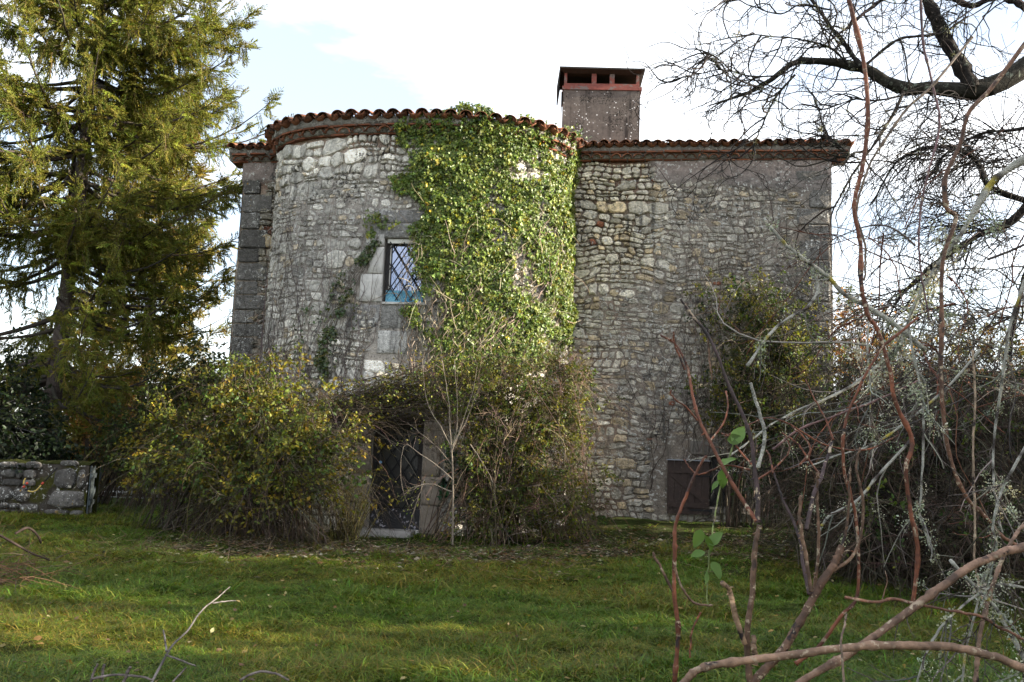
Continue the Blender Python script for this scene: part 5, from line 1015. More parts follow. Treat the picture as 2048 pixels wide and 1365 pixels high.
    scatter('leaves', T_CL, P, np.array([0, 0, -1.0]) + r.normal(0, .3, (n, 3)), nn + r.normal(0, .18, (n, 3)), r.uniform(.058, .10, n) * np.where(r.random(n) < .12, 1.5, 1), c, th, r)
    b = MB()
    # top sprays rising over the tiles
    n = 700; px = np.concatenate([r.normal(955, 16, 250), r.normal(905, 30, 200), r.normal(1080, 40, 250)]); py = np.where(np.arange(n) < 250, r.normal(236, 11, n), np.where(np.arange(n) < 450, r.normal(238, 8, n), r.normal(268, 10, n))); P = atY(px, py, 16.65 + np.maximum(0, (px - 960) / 240) * 0.9 + r.normal(0, 0.08, n))
    b.leaves(*LEAF_IVY, P, r.normal(0, 0.6, (n, 3)) + np.array([0, 0, -0.4]), r.normal(0, 0.5, (n, 3)) + np.array([0.2, -0.5, 0.6]), r.uniform(0.045, 0.085, n), lerp_cols([(0.060, 0.100, 0.022), (0.11, 0.14, 0.03), (0.045, 0.075, 0.02)], n, r, 0.22))
    b.obj('top_leaves', M['ivyleaf'], th, smooth=False, kind='stuff')
    # left strand
    poly = [(690, 545), (738, 492), (755, 470), (766, 486), (735, 535), (706, 575), (694, 625), (670, 700), (655, 765), (628, 785), (640, 700), (648, 630), (668, 575)]
    th = thing('ivy_strand', 'narrow strand of ivy trailing down the tower left of the window', 'ivy', tower_map(np.array([WS - 1.5]), np.array([2.6]), np.array([0.1]))[0])
    cand = 60000; s = r.uniform(0.3, WS, cand); z = r.uniform(2.0, 6.2, cand); x, y = proj(tower_map(s, z, np.zeros(cand))); hole = fbm(s * 2.4, z * 2.4, 27, 3)
    k = (inpoly(x + 14 * (vn(s * 4, z * 4, 9) - .5), y, poly) & (r.random(cand) < 0.5 * sstep(0.60, 0.40, hole))) | ((r.random(cand) < 0.05 * sstep(0.55, 0.7, hole)) & (x > 575) & (x < 720) & (y > 560) & (y < 800)); s, z = s[k], z[k]; n = len(s); nn = tower_normal(s)
    b = MB(); b.leaves(*LEAF_IVY, tower_map(s, z, 0.05 + 0.10 * r.random(n)), np.array([0, 0, -1.0]) + r.normal(0, 0.55, (n, 3)), nn * 0.75 + np.array([0, 0, 0.55]) + r.normal(0, 0.33, (n, 3)), r.uniform(0.04, 0.075, n), lerp_cols([(0.042, 0.070, 0.020), (0.032, 0.055, 0.016), (0.08, 0.09, 0.022)], n, r, 0.22)); b.obj('leaves', M['ivyleaf'], th, smooth=False, kind='stuff')
    n = 7; K = 22; px = np.linspace(640, 760, K); y0 = np.interp(px, [630, 650, 690, 760], [790, 700, 590, 475]); P = []
    for q in range(n):
        sz = [find_s(tower_map, TL, a + r.normal(0, 5), e + r.normal(0, 6)) for a, e in zip(px[::3], y0[::3])]; sz = np.array(sz); P.append(resample(tower_map(sz[:, 0], sz[:, 1], np.full(len(sz), 0.06)), K))
    b = MB(); b.tubes(np.array(P), taper(np.full(n, 0.007), np.full(n, 0.003), K), 4, (0.11, 0.09, 0.07)); b.obj('stems', M['bark'], th)
build_ivy()

# ------------------------------------------------------------------ spruces
def spruce(name, label, base, H, Rmax, seed, nb=120, cols=None, zmin=2.2, zfull=14.5, sec=13, dens=1.0, xcut=-15.0, trunk=0.22, tint=(1, 1, 1), ssc=1.0, extra=()):
    r = rng(seed); base = np.array(base, float); th = thing(name, label, 'tree', base, 'spruces left of the house'); K = 12
    z = np.linspace(0, 1, 16); tp = base + np.stack([0.25 * np.sin(z * 3), 0.1 * z, z * H], -1); tr = trunk * (1 - z) ** 0.9 + 0.02
    b = MB(); b.tubes(tp, tr, 10, (0.095, 0.075, 0.065)); b.obj('trunk', M['limb'], th)
    hz = np.where(np.arange(nb) < nb * .86, zmin + (min(zfull, H - 1) - zmin) * r.random(nb), min(zfull, H - 1) + (H - .5 - min(zfull, H - 1)) * r.random(nb)); az = r.uniform(0, 2 * math.pi, nb); f = 1 - hz / H; L = Rmax * np.minimum(1, 0.30 + 1.15 * f) * r.uniform(0.62, 1.06, nb)
    L = L * np.where(hz < 7.4, .80, np.where(hz > 10, .86, 1.0)); ne = len(extra)
    if ne: hz[:ne] = [q[0] for q in extra]; az[:ne] = [q[1] for q in extra]; L[:ne] = [q[2] for q in extra]
    t = np.linspace(0, 1, K)[None]; hd = np.stack([np.cos(az), np.sin(az)], -1); side = r.normal(0, 0.10, nb)
    down = 0.10 + 0.38 * f * r.uniform(0.6, 1.3, nb); rise = r.uniform(0.16, 0.42, nb)
    X = L[:, None] * t; Z = L[:, None] * (-down[:, None] * t * 1.4 + (down[:, None] + rise[:, None] * 0.85) * t ** 2.6); wob = np.cumsum(r.normal(0, 0.03, (nb, K)), 1)
    P = np.empty((nb, K, 3)); P[:, :, 0] = base[0] + hd[:, :1] * X - hd[:, 1:] * (side[:, None] * X * t + wob); P[:, :, 1] = base[1] + hd[:, 1:] * X + hd[:, :1] * (side[:, None] * X * t + wob); P[:, :, 2] = base[2] + hz[:, None] + Z
    b = MB(); b.tubes(P, taper(0.018 + 0.011 * L, np.full(nb, 0.006), K), 5, lerp_cols([(0.055, 0.045, 0.038), (0.08, 0.065, 0.055)], nb, r))
    n2 = nb * sec; S, D, i, tt = spawn(P, n2, 0.12, 1.0, 0, 0.01, r)
    T0 = D; sd = nrm(np.cross(T0, np.array([0, 0, 1.0]))) * r.choice([-1, 1], n2)[:, None]; D = nrm(T0 * 0.75 + sd * r.uniform(0.35, 1.1, (n2, 1)) + np.array([0, 0, -0.12])); L2 = (0.22 + 0.30 * L[i] * (1.02 - tt)) * r.uniform(0.5, 1.15, n2)
    near = S[:, 0] > xcut; S, D, L2 = S[near], D[near], L2[near]; n2 = len(S); Q = grow(S, D, L2, 6, 0.07, 0.05, r=r); b.tubes(Q, taper(0.004 + 0.006 * L2, np.full(n2, 0.003), 6), 3, lerp_cols([(0.06, 0.048, 0.04), (0.09, 0.07, 0.055)], n2, r))
    b.obj('limbs', M['bark'], th)
    tint = np.array(tint); up = np.array([0, 0, 1.0])
    n3 = int(n2 * 6.5 * dens); S, D, i, tt = spawn(Q, n3, 0.08, 1.0, 0.3, 1.2, r); D = D * 0.35 + np.array([0, 0, -1.0]) + r.normal(0, .12, D.shape)
    k = (S[:, 2] > 7.2) | (r.random(n3) < .50); S, D, i = S[k], D[k], i[k]; n3 = len(S)
    scatter('hanging_twigs', T_HANG, S, D, r.normal(0, 1, (n3, 3)), r.uniform(.28, .80, n3) * np.clip(.55 + L2[i] * .5, .5, 1.15) * ssc, tint * np.exp(r.normal(0, .25, (n3, 1))) * np.exp(r.normal(0, .06, (n3, 3))), th, r)
    n4 = int(n2 * 4.5 * dens); S, D, i, tt = spawn(Q, n4, 0.2, 1.0, 0.1, .6, r); D[:, 2] -= .12
    n5 = int(nb * 26 * dens); S5, D5, i5, t5 = spawn(P, n5, 0.22, 1.0, .1, .8, r); S = np.concatenate([S, S5]); D = np.concatenate([D, D5]); k = (S[:, 0] > xcut) & ((S[:, 2] > 7.2) | (r.random(len(S)) < .6)); S, D = S[k], D[k]; n4 = len(S)
    scatter('needles', T_FIN, S, D, up + r.normal(0, .3, (n4, 3)), r.uniform(.30, .55, n4) * ssc, tint * np.exp(r.normal(0, .22, (n4, 1))) * np.exp(r.normal(0, .06, (n4, 3))), th, r); return th
sb = atY(78, 1000, 20.5)
spruce('spruce_tree', 'tall spruce with hanging branchlets at the left, sunlit above and shaded below', (float(sb[0]), 20.5, 0), 24.0, 5.0, 101, nb=185, sec=12, dens=0.62, xcut=-15.0, trunk=.19, tint=(1.10, 1.20, 1.0), extra=((9.2, .05, 4.75), (9.7, -.12, 4.3), (7.2, -.1, 4.6), (7.9, .1, 3.9), (6.0, -.15, 3.8), (5.2, .05, 3.6), (4.4, -.2, 3.6), (11.0, -.05, 4.2), (11.8, .1, 4.1), (10.5, -.3, 4.0), (8.6, -.4, 4.0), (6.6, .2, 3.7)))
sb = atY(255, 1000, 31)
spruce('spruce_tree', 'smaller sunlit yellow green spruce glimpsed behind the tall one', (float(sb[0]), 31.0, 0), 14.0, 3.6, 102, nb=110, sec=8, dens=0.5, xcut=-99, tint=(1.5, 1.3, 1.2), trunk=0.15, ssc=1.4)

# ------------------------------------------------------------------ low wall, gate, lattice fence on the left
def build_left():
    r = rng(111); A = np.array([-13.2, 16.95]); e = np.array([1.0, -0.02]); e /= np.linalg.norm(e); nrm2 = np.array([e[1], -e[0]])
    q = atY(163, 1030, 16.75); L = float((q[0] - A[0]) / e[0]); H = 0.98
    W = thing('garden_wall', 'low mossy rubble stone garden wall under the spruce at the left edge', 'wall', (A[0] + L / 2, A[1], 0))
    def mp(s, z, d): s = np.asarray(s, float); return np.stack([A[0] + e[0] * s + nrm2[0] * d, A[1] + e[1] * s + nrm2[1] * d, np.asarray(z, float) + 0 * s], -1)
    b = MB(); S, Z = np.meshgrid(np.linspace(0, L, 120), np.linspace(-0.2, H, 30)); D = 0.03 * (fbm(S * 6, Z * 6, 5) - .5) - 0.03; idx = np.arange(S.size).reshape(S.shape); F = np.stack([idx[:-1, :-1], idx[:-1, 1:], idx[1:, 1:], idx[1:, :-1]], -1).reshape(-1, 4)
    mc = mixc((0.06, 0.05, 0.04), (0.055, 0.055, 0.012), sstep(0.5, 0.62, fbm(S.ravel() * 3, Z.ravel() * 3, 9)))
    b.add(mp(S.ravel(), Z.ravel(), D.ravel()), F, mc); core = b.obj('core', M['mortar'], W); 
    b = MB(); T = np.linspace(0, L, 120); rows = [(0.0, H), (-0.10, H + 0.05), (-0.25, H + 0.07), (-0.42, H + 0.03), (-0.45, -0.2)]
    S = np.tile(T, 5); Dd = np.repeat([a for a, _ in rows], 120); Zz = np.repeat([c for _, c in rows], 120) + 0.16 * (fbm(S * 4, Dd * 9, 4) - .6); idx = np.arange(600).reshape(5, 120); b.add(mp(S, Zz, Dd - 0.03), np.stack([idx[:-1, :-1], idx[:-1, 1:], idx[1:, 1:], idx[1:, :-1]], -1).reshape(-1, 4), (0.030, 0.033, 0.010)); b.obj('mossy_top', M['moss'], W)
    cells = cells_rubble(0.02, L - 0.75, 0.0, H - 0.03, (0.2, 0.36), r, 0.45); cells = np.concatenate([cells[cells[:, 1] < L - 0.74], [(L - 0.72, L - 0.02, 0.14, 0.50), (L - 0.66, L - 0.22, 0.51, 0.92), (L - 0.20, L - 0.02, 0.51, 0.92), (L - 0.8, L - 0.3, 0.0, 0.13), (L - 0.28, L - 0.02, 0.0, 0.13), (L - 0.58, L - 0.2, 0.94, 1.08), (L - 1.25, L - .95, .90, 1.04), (L - 1.75, L - 1.4, .88, 1.02), (L - 2.6, L - 2.15, .90, 1.03), (L - 3.3, L - 3.0, .89, 1.03)]])
    P, F = stone_arrays(mp, cells, r, 3, np.full(len(cells), 0.03), r.uniform(0.03, 0.07, len(cells)), rug=0.06, dowarp=False)
    for i in range(len(cells)):
        sb_ = MB(); sb_.add(P[i], F, np.array([0.125, 0.116, 0.106]) * r.uniform(0.6, 1.3)); sb_.obj('stone', M['stone'], core, origin=P[i].mean(0))
    # open plank gate at the wall end
    g0 = mp(np.array([L + 0.05]), np.array([0.0]), np.array([0.0]))[0]; t = nrm(np.array([-0.29, 1.0, 0])); n = np.array([t[1], -t[0], 0]); fr = np.stack([t, n, [0, 0, 1]])
    G = thing('wooden_gate', 'weathered grey blue plank gate standing open beside the garden wall', 'gate', g0)
    for k in range(9):
        b = MB(); b.box(g0 + t * (0.05 + k * 0.115) + np.array([0, 0, 0.50 + r.normal(0, 0.012)]), (0.095, 0.02, 0.92), fr); b.obj('plank', M['gate'], G, smooth=False)
    for z in (0.26, 0.78):
        b = MB(); b.box(g0 + t * 0.5 + n * 0.028 + np.array([0, 0, z]), (1.0, 0.03, 0.09), fr); b.obj('rail', M['gate'], G, smooth=False)
    b = MB(); flatbar(b, (-0.44, -0.22), (0.44, 0.22), g0 + t * 0.5 + np.array([0, 0, 0.52]), fr, 0.08, 0.03, 0.03); b.obj('brace', M['gate'], G, smooth=False)
    # lattice fence further back
    p0 = atY(186, 985, 22.5); p1 = atY(300, 990, 22.5); t = nrm(p1 - p0); t[2] = 0; n = np.array([t[1], -t[0], 0]); fr = np.stack([t, n, [0, 0, 1.0]]); Wd = 3.2; c = np.array([p0[0] + Wd / 2 - 0.3, 22.5, 0.78])
    Fe = thing('lattice_fence', 'dark diamond lattice garden fence glimpsed behind the yellow shrub', 'fence', (c[0], c[1], 0))
    for sg, dd in ((1, 0), (-1, 0.02)):
        for a, e2 in clip_bars(Wd, 1.25, sg * math.radians(55), 0.15): b = MB(); flatbar(b, a, e2, c, fr, 0.035, 0.014, dd); b.obj('slat', M['lath'], Fe, smooth=False)
    for dx in (-Wd / 2, 0, Wd / 2): b = MB(); b.box(c + fr[0] * dx - n * 0.04 + np.array([0, 0, -0.05]), (0.08, 0.06, 1.5), fr); b.obj('post', M['lath'], Fe, smooth=False)
    # low kerb of stones below the fence
    K = thing('stone_edging', 'low line of dark rubble stones under the lattice fence', 'edging', (c[0], 22.2, 0)); 
    def mp2(s, z, d): s = np.asarray(s, float); return np.stack([c[0] - 1.9 + s, 22.3 - d, np.asarray(z, float) + 0 * s], -1)
    b = MB(); b.box((c[0], 22.5, 0.10), (3.9, 0.4, 0.30)); b.obj('core', M['moss'], K); cl = cells_rubble(0, 3.8, 0.0, 0.26, (0.12, 0.15), r, 0.9); P, F = stone_arrays(mp2, cl, r, 3, np.full(len(cl), 0.02), r.uniform(0.03, 0.06, len(cl)), dowarp=False)
    for i in range(len(cl)): sb_ = MB(); sb_.add(P[i], F, np.array([0.13, 0.10, 0.085]) * r.uniform(0.6, 1.3)); sb_.obj('stone', M['stone'], K, origin=P[i].mean(0))
    # looped yellow cord with red ends hanging on the wall
    Hh = thing('hanging_cord', 'bent yellow cord with red end fittings hanging on the garden wall', 'cord', atY(62, 985, 16.7)); yel = mat('yellow_cord', base=(0.50, 0.36, 0.10), rough=0.5); red = mat('red_fitting', base=(0.50, 0.07, 0.04), rough=0.5); blk = mat('black_strap', base=(0.012, 0.012, 0.014), rough=0.7)
    P = resample(atY(np.array([51, 48, 47]), np.array([957, 962, 969]), 16.55), 8); b = MB(); b.tubes(P, np.full(8, 0.013), 8, cap=True); b.obj('cord', yel, Hh)
    P = resample(atY(np.array([56, 64, 71, 76, 82]), np.array([982, 984, 982, 978, 971]), 16.55), 12); b = MB(); b.tubes(P, np.full(12, 0.014), 8, cap=True); b.obj('cord', yel, Hh)
    for (x, y) in ((48, 974), (85, 967), (54, 967)):
        b = MB(); P = atY(np.array([x - 1.5, x + 1.5]), np.array([y + 1.5, y - 1.5]), 16.54); b.tubes(P, np.array([0.022, 0.022]), 8, cap=True); b.obj('fitting', red, Hh)
    P = resample(atY(np.array([50, 55, 66, 90, 104, 115]), np.array([981, 979, 984, 962, 947, 936]), 16.6), 18); b = MB(); b.tubes(P, np.full(18, 0.012), 6, cap=True); b.obj('strap', blk, Hh)
build_left()

# ------------------------------------------------------------------ the bare tree hanging in from the right
BRK = [(0.028, 0.024, 0.022), (0.040, 0.034, 0.030), (0.022, 0.019, 0.018)]
def lichen_tufts(b, pts, n, r, size=(0.02, 0.05), blades=40):
    """clumps of small curled flakes"""
    i = r.integers(0, len(pts), n); C = np.repeat(pts[i], blades, 0); sp = np.repeat(r.uniform(size[0], size[1], n) * .45, blades)[:, None]; m = n * blades
    off = r.normal(0, 1, (m, 3)) * sp * np.array([1, 1, 1.2]); s = np.repeat(r.uniform(size[0], size[1], n) * .30, blades) * r.uniform(0.5, 1.2, m)
    col = np.repeat(lerp_cols([(0.30, 0.32, 0.25), (0.24, 0.27, 0.21), (0.36, 0.36, 0.29)], n, r, 0.15), blades, 0) * np.exp(r.normal(0, .2, (m, 1)))
    b.leaves(*LEAF_OVAL, C + off, nrm(off) + r.normal(0, .6, (m, 3)), r.normal(0, 1, (m, 3)), s, col, ws=s * 1.1)
def limb_poly(pts, Y0, w0px, w1px, K=24, dY=0.0, r=None, wob=0.0, pw=1.0):
    p = np.array(pts, float); Y = Y0 + dY * np.linspace(0, 1, len(p)); P = resample(atY(p[:, 0], p[:, 1], Y), K)
    if wob: P = P + np.cumsum(r.normal(0, wob, P.shape), 0) * np.linspace(0, 1, K)[:, None]
    R = (w0px + (w1px - w0px) * np.linspace(0, 1, K) ** pw) / 2 * (Y0 + dY * np.linspace(0, 1, K)) / FPX
    return P, R
def build_bare_tree():
    r = rng(121); Y = 7.0
    root = np.array([6.4, 7.6, 0.0]); th = thing('bare_tree', 'leafless old fruit tree reaching in from the right with drooping lichened twigs', 'tree', root)
    lim = [([(2097, 90), (2048, 136), (2004, 164), (1957, 181), (1910, 183), (1863, 178), (1816, 181), (1774, 167), (1736, 143), (1703, 136), (1656, 129), (1600, 131), (1577, 145), (1539, 174), (1502, 197), (1459, 211), (1417, 225)], 48, 2.5, 0.3),
           ([(1945, 178), (1919, 127), (1896, 89), (1872, 42), (1853, 0), (1838, -60), (1850, -180)], 38, 20, 0.3),
           ([(1722, 134), (1685, 84), (1652, 42), (1624, 0), (1605, -40)], 12, 6, 0.2), ([(1732, 130), (1793, 80), (1839, 68), (1886, 61), (1940, 30)], 8, 5, -0.2), ([(1807, 185), (1788, 225), (1755, 277), (1722, 319), (1689, 371), (1671, 413)], 9, 3, -0.2),
           ([(1638, 98), (1703, 47), (1746, 9), (1790, -30)], 5, 8, 0.2), ([(2060, 405), (1980, 375), (1952, 324), (1910, 300), (1844, 300), (1793, 328), (1746, 413)], 16, 3, 0.3), ([(2070, 395), (2018, 446), (1957, 469), (1886, 516), (1839, 553), (1790, 610)], 22, 6, 0.4),
           ([(2070, 500), (2045, 560), (2027, 640), (2010, 730)], 14, 6, 0.1), ([(2060, 20), (2000, -10), (1940, 10), (1880, -20)], 20, 10, 0.1), ([(2080, 250), (2020, 262), (1960, 268), (1900, 300), (1860, 350)], 10, 4, 0.4), ([(1600, 131), (1560, 150), (1500, 150), (1440, 135), (1390, 145), (1340, 150)], 4.5, 1.6, 0.4),
           ([(1530, 178), (1480, 160), (1440, 120), (1400, 105)], 4.5, 1.6, -0.3), ([(1590, 150), (1550, 195), (1520, 250), (1500, 300)], 5, 2.5, 0.1), ([(1703, 136), (1660, 95), (1600, 80), (1540, 72), (1470, 66)], 6, 2, -0.3), ([(1660, 20), (1600, 10), (1560, 28), (1500, 15), (1460, 5), (1400, 40)], 5, 1.6, 0.3), ([(1816, 190), (1760, 200), (1700, 198), (1640, 215), (1560, 213), (1470, 212)], 4, 1.6, 0.5), ([(1720, 320), (1690, 300), (1650, 262)], 3, 1.5, 0.3)]
    # trunk and the hidden limb ends
    b = MB(); tp = resample(np.array([root, [6.3, 7.5, 1.2], [6.1, 7.4, 2.6], [5.7, 7.2, 3.8], atY(2150, 60, 7.05)]), 16); b.tubes(tp, np.linspace(0.19, 0.105, 16), 10, (0.035, 0.03, 0.027)); tp2 = resample(np.array([[6.1, 7.4, 2.6], [5.6, 7.2, 3.3], atY(2070, 398, 7.05)]), 10); b.tubes(tp2, np.linspace(0.09, 0.045, 10), 8, (0.035, 0.03, 0.027)); tp3 = resample(np.array([[6.2, 7.45, 2.2], [5.6, 7.3, 2.9], atY(2070, 500, 7.05)]), 10); b.tubes(tp3, np.linspace(0.06, 0.03, 10), 8, (0.035, 0.03, 0.027)); b.obj('trunk', M['limb'], th)
    allP = []; tuft = []
    for pts, w0, w1, dY in lim:
        P, R = limb_poly(pts, Y, w0 * .86, w1, 26, dY, r, 0.005); R = R * (1 + 0.12 * r.normal(0, 1, len(R))); bb = MB(); bb.tubes(P, np.maximum(R, 0.003), 8, lerp_cols(BRK, 1, r)); bb.obj('limb', M['limb'], th); allP.append(P); tuft.append(P + r.normal(0, 1, P.shape) * R[:, None] * 0.8)
    A = np.array(allP); b = MB()
    n = 250; S, D, i, t = spawn(A, n, 0.1, 1.0, 0.4, 1.3, r); D[:, 0] -= 0.35; D[:, 2] -= 0.05; Ln = r.uniform(0.3, 1.05, n); B = grow(S, D, Ln, 12, 0.24, 0.045, r=r); b.tubes(B, taper(0.0045 + 0.004 * Ln, np.full(n, 0.0020), 12), 5, lerp_cols(BRK, n, r))
    n2 = 1000; S, D, i, t = spawn(B, n2, 0.1, 1.0, 0.4, 1.3, r); D[:, 2] -= 0.1; T = grow(S, D, r.uniform(0.08, 0.42, n2), 7, 0.27, 0.04, r=r); b.tubes(T, taper(np.full(n2, 0.0038), np.full(n2, 0.0016), 7), 4, lerp_cols(BRK, n2, r))
    n3 = 2000; S, D, i, t = spawn(T, n3, 0.1, 1.0, 0.5, 1.4, r); U = grow(S, D, r.uniform(0.02, 0.11, n3), 4, 0.25, 0.0, r=r); b.tubes(U, taper(np.full(n3, 0.0024), np.full(n3, 0.0013), 4), 3, lerp_cols(BRK, n3, r))
    # weeping fans on the right
    W = []
    for (x0, y0, x1, y1, m) in ((1830, 300, 2060, 330, 120), (1850, 420, 2050, 480, 90), (1900, 250, 2060, 280, 60), (1800, 200, 1960, 200, 35), (1720, 600, 2060, 640, 80), (1850, 760, 2060, 760, 60)):
        px = r.uniform(x0, x1, m); py = y0 + (y1 - y0) * (px - x0) / (x1 - x0) + r.normal(0, 12, m); S = atY(px, py, Y + r.normal(0.2, 0.25, m)); D = np.stack([r.uniform(-1.2, 0.2, m), r.normal(0, 0.4, m), r.uniform(-0.1, 0.5, m)], -1); W.append(grow(S, D, r.uniform(0.6, 1.6, m), 12, 0.15, 0.15, r=r))
    m = 60; px = r.uniform(1720, 2060, m); py = r.uniform(420, 800, m); S = atY(px, py, r.uniform(3.4, 6.5, m)); D = np.stack([r.uniform(-.9, .4, m), r.normal(0, .3, m), r.uniform(-.4, .5, m)], -1); G = grow(S, D, r.uniform(.5, 1.5, m), 14, .17, .13, r=r); b.tubes(G, taper(r.uniform(.003, .006, m), np.full(m, .0015), 14), 5, lerp_cols([(.12, .11, .09), (.07, .058, .05), (.11, .045, .028), (.17, .16, .13), (.045, .036, .032)], m, r))
    S, D, i, t = spawn(G, 420, .1, 1, .4, 1.2, r); G2 = grow(S, D, r.uniform(.06, .3, 420), 6, .22, .06, r=r); b.tubes(G2, taper(np.full(420, .0022), np.full(420, .001), 6), 4, lerp_cols([(.10, .09, .075), (.06, .048, .042), (.09, .04, .026)], 420, r))
    W = np.concatenate(W); b.tubes(W, taper(r.uniform(0.003, 0.0055, len(W)), np.full(len(W), 0.0015), 12), 5, lerp_cols(BRK, len(W), r)); n4 = 900; S, D, i, t = spawn(W, n4, 0.1, 1, 0.3, 1.0, r); D[:, 2] -= 0.3; T2 = grow(S, D, r.uniform(0.1, 0.4, n4), 6, 0.14, 0.08, r=r); b.tubes(T2, taper(np.full(n4, 0.0022), np.full(n4, 0.001), 6), 3, lerp_cols(BRK, n4, r)); b.obj('twigs', M['bark'], th)
    b = MB(); lichen_tufts(b, np.concatenate(tuft), 130, r, (0.02, 0.045)); lichen_tufts(b, B.reshape(-1, 3), 110, r, (0.015, 0.035)); lichen_tufts(b, G.reshape(-1, 3), 110, r, (0.012, 0.032), 30); b.obj('lichen', M['lichen'], th, smooth=False, kind='stuff')
build_bare_tree()

# ------------------------------------------------------------------ foreground: rose canes, creeper stems, lichened twigs
RED = (0.12, 0.040, 0.020); BRN = (0.10, 0.058, 0.036); DKB = (0.042, 0.026, 0.026); TAN = (0.19, 0.12, 0.072); PAL = (0.34, 0.33, 0.29); YOL = (0.22, 0.20, 0.12)
def thorn(b, P, R, n, r, col):
    i = r.integers(1, len(P) - 2, n); T = nrm(P[i + 1] - P[i]); q = nrm(np.cross(T, r.normal(0, 1, (n, 3)))); base = P[i] + q * R[i][:, None] * 0.8; L = r.uniform(0.006, 0.013, n)[:, None]; tip = base + (q - T * 0.3) * L
    for k in range(n): b.tubes(np.stack([base[k], (base[k] + tip[k]) / 2, tip[k]]), np.array([0.0032, 0.0018, 0.0003]), 5, col)
def cane_obj(th, name, pts, Y, w0, w1, col, r, dY=0.0, K=26, nodes=0, thorns=0, wob=0.0016, m='cane'):
    K = K * 3; P, R = limb_poly(pts, Y, w0, w1, K, dY, r, wob * .55); q = r.random(len(R) // 6 + 2); R = R * (1 + .05 * r.normal(0, 1, K) + .16 * (np.interp(np.arange(K) / 6, np.arange(len(q)), q) - .5)); nodes = nodes * .5
    if nodes: R = R * (1 + 0.40 * np.convolve(r.random(K) < nodes, [.5, 1, .5], 'same').clip(0, 1))
    cc = np.array(col)[None] * np.exp(np.interp(np.arange(K) / 5, np.arange(K // 5 + 3), r.normal(0, .3, K // 5 + 3)))[:, None]
    b = MB(); b.tubes(P[None], R[None], 11, cc[None], cap=True)
    if thorns: thorn(b, P, R, thorns, r, np.array(col) * 1.25)
    b.obj(name, M[m], th); return P
def build_foreground():
    r = rng(131)
    g = atY(1500, 1365, 2.3); th = thing('rose_bush', 'pruned thorny bare rose bush with brown canes close in the right foreground', 'rose bush', (float(g[0]), 2.3, 0))
    C = lambda *a, **k: cane_obj(th, 'cane', *a, r, **k)
    # rootstock down to the soil
    b = MB(); P = resample(np.array([[g[0] + 0.03, 2.32, -0.02], [g[0] + 0.05, 2.31, 0.4], atY(1506, 1372, 2.3)]), 10); b.tubes(P, np.linspace(0.03, 0.018, 10), 10, BRN); b.obj('rootstock', M['cane'], th)
    C([(1500, 1372), (1493, 1272), (1502, 1194), (1507, 1104), (1514, 1043)], 2.3, 13, 10, BRN, thorns=9)
    C([(1514, 1043), (1490, 1009), (1451, 947), (1418, 886), (1395, 841), (1381, 790), (1370, 740), (1345, 695), (1317, 678)], 2.3, 9, 4, RED, dY=0.25, thorns=8)
    C([(1370, 740), (1350, 690), (1345, 668)], 2.48, 4.5, 3, RED)
    C([(1395, 841), (1370, 815), (1340, 795), (1336, 780)], 2.42, 4, 2.5, RED)
    C([(1515, 1046), (1516, 992), (1510, 936), (1504, 880), (1485, 824), (1462, 774), (1440, 712), (1420, 673), (1384, 628), (1362, 600)], 2.3, 10, 5, DKB, dY=0.1, thorns=10)
    C([(1415, 656), (1418, 700), (1423, 748)], 2.38, 5, 3, BRN)
    C([(1516, 936), (1526, 891), (1524, 852), (1507, 801), (1490, 762)], 2.3, 8, 6, PAL, m='limb')
    C([(1349, 1365), (1356, 1261), (1348, 1188), (1349, 1104), (1353, 1048), (1373, 998), (1398, 947), (1418, 914)], 2.25, 9, 5, RED, nodes=.12)
    C([(1345, 1182), (1322, 1138), (1301, 1104)], 2.25, 6, 5, BRN); C([(1349, 1132), (1364, 1177), (1390, 1216), (1420, 1227)], 2.22, 5, 4, BRN); C([(1401, 1225), (1384, 1261), (1370, 1323)], 2.22, 4, 3, RED)
    C([(1490, 1289), (1468, 1227), (1460, 1183), (1443, 1157)], 2.28, 11, 9, TAN, thorns=3); C([(1510, 1330), (1513, 1278)], 2.25, 12, 10, TAN)
    C([(1503, 1368), (1535, 1334), (1569, 1295), (1602, 1239), (1636, 1177), (1664, 1132), (1684, 1093)], 2.3, 17, 14, (0.09, 0.05, 0.032), thorns=12)
    C([(1619, 1190), (1605, 1121), (1602, 1082), (1586, 1043), (1563, 992), (1546, 947)], 2.3, 8, 4, DKB, dY=0.15, thorns=7); C([(1622, 1184), (1611, 1104), (1605, 1048), (1609, 992)], 2.28, 8, 6, BRN, thorns=8); C([(1612, 1060), (1630, 981), (1647, 936), (1667, 880)], 2.28, 9, 6, DKB, dY=.2, thorns=6); C([(1628, 1180), (1639, 1104), (1639, 1020), (1644, 947)], 2.35, 7, 5, BRN, thorns=8)
    C([(1664, 1143), (1703, 1115), (1723, 1065), (1727, 992), (1714, 936), (1720, 891)], 2.3, 7, 4, BRN); C([(1658, 1138), (1686, 1087), (1698, 1015), (1699, 936)], 2.33, 7, 4, BRN)
    for q in ([(1510, 936), (1480, 905), (1460, 880), (1440, 874)], [(1546, 947), (1540, 920), (1530, 905)], [(1515, 960), (1550, 935), (1580, 900), (1572, 870)], [(1500, 940), (1450, 930), (1400, 945), (1368, 915)], [(1600, 930), (1620, 900), (1600, 870), (1580, 850)], [(1418, 886), (1450, 840), (1456, 790), (1455, 780)], [(1640, 950), (1600, 900), (1560, 870)], [(1667, 880), (1650, 840), (1630, 800), (1610, 760)]): C(q, 2.45, 4.5, 2.5, RED, dY=.1)
    # young green shoot with leaves
    P = cane_obj(th, 'green_shoot', [(1470, 880), (1450, 940), (1435, 990), (1425, 1040), (1412, 1110), (1408, 1210)], 2.5, 3.5, 3, (0.14, 0.17, 0.06), r); b = MB(); n = 0
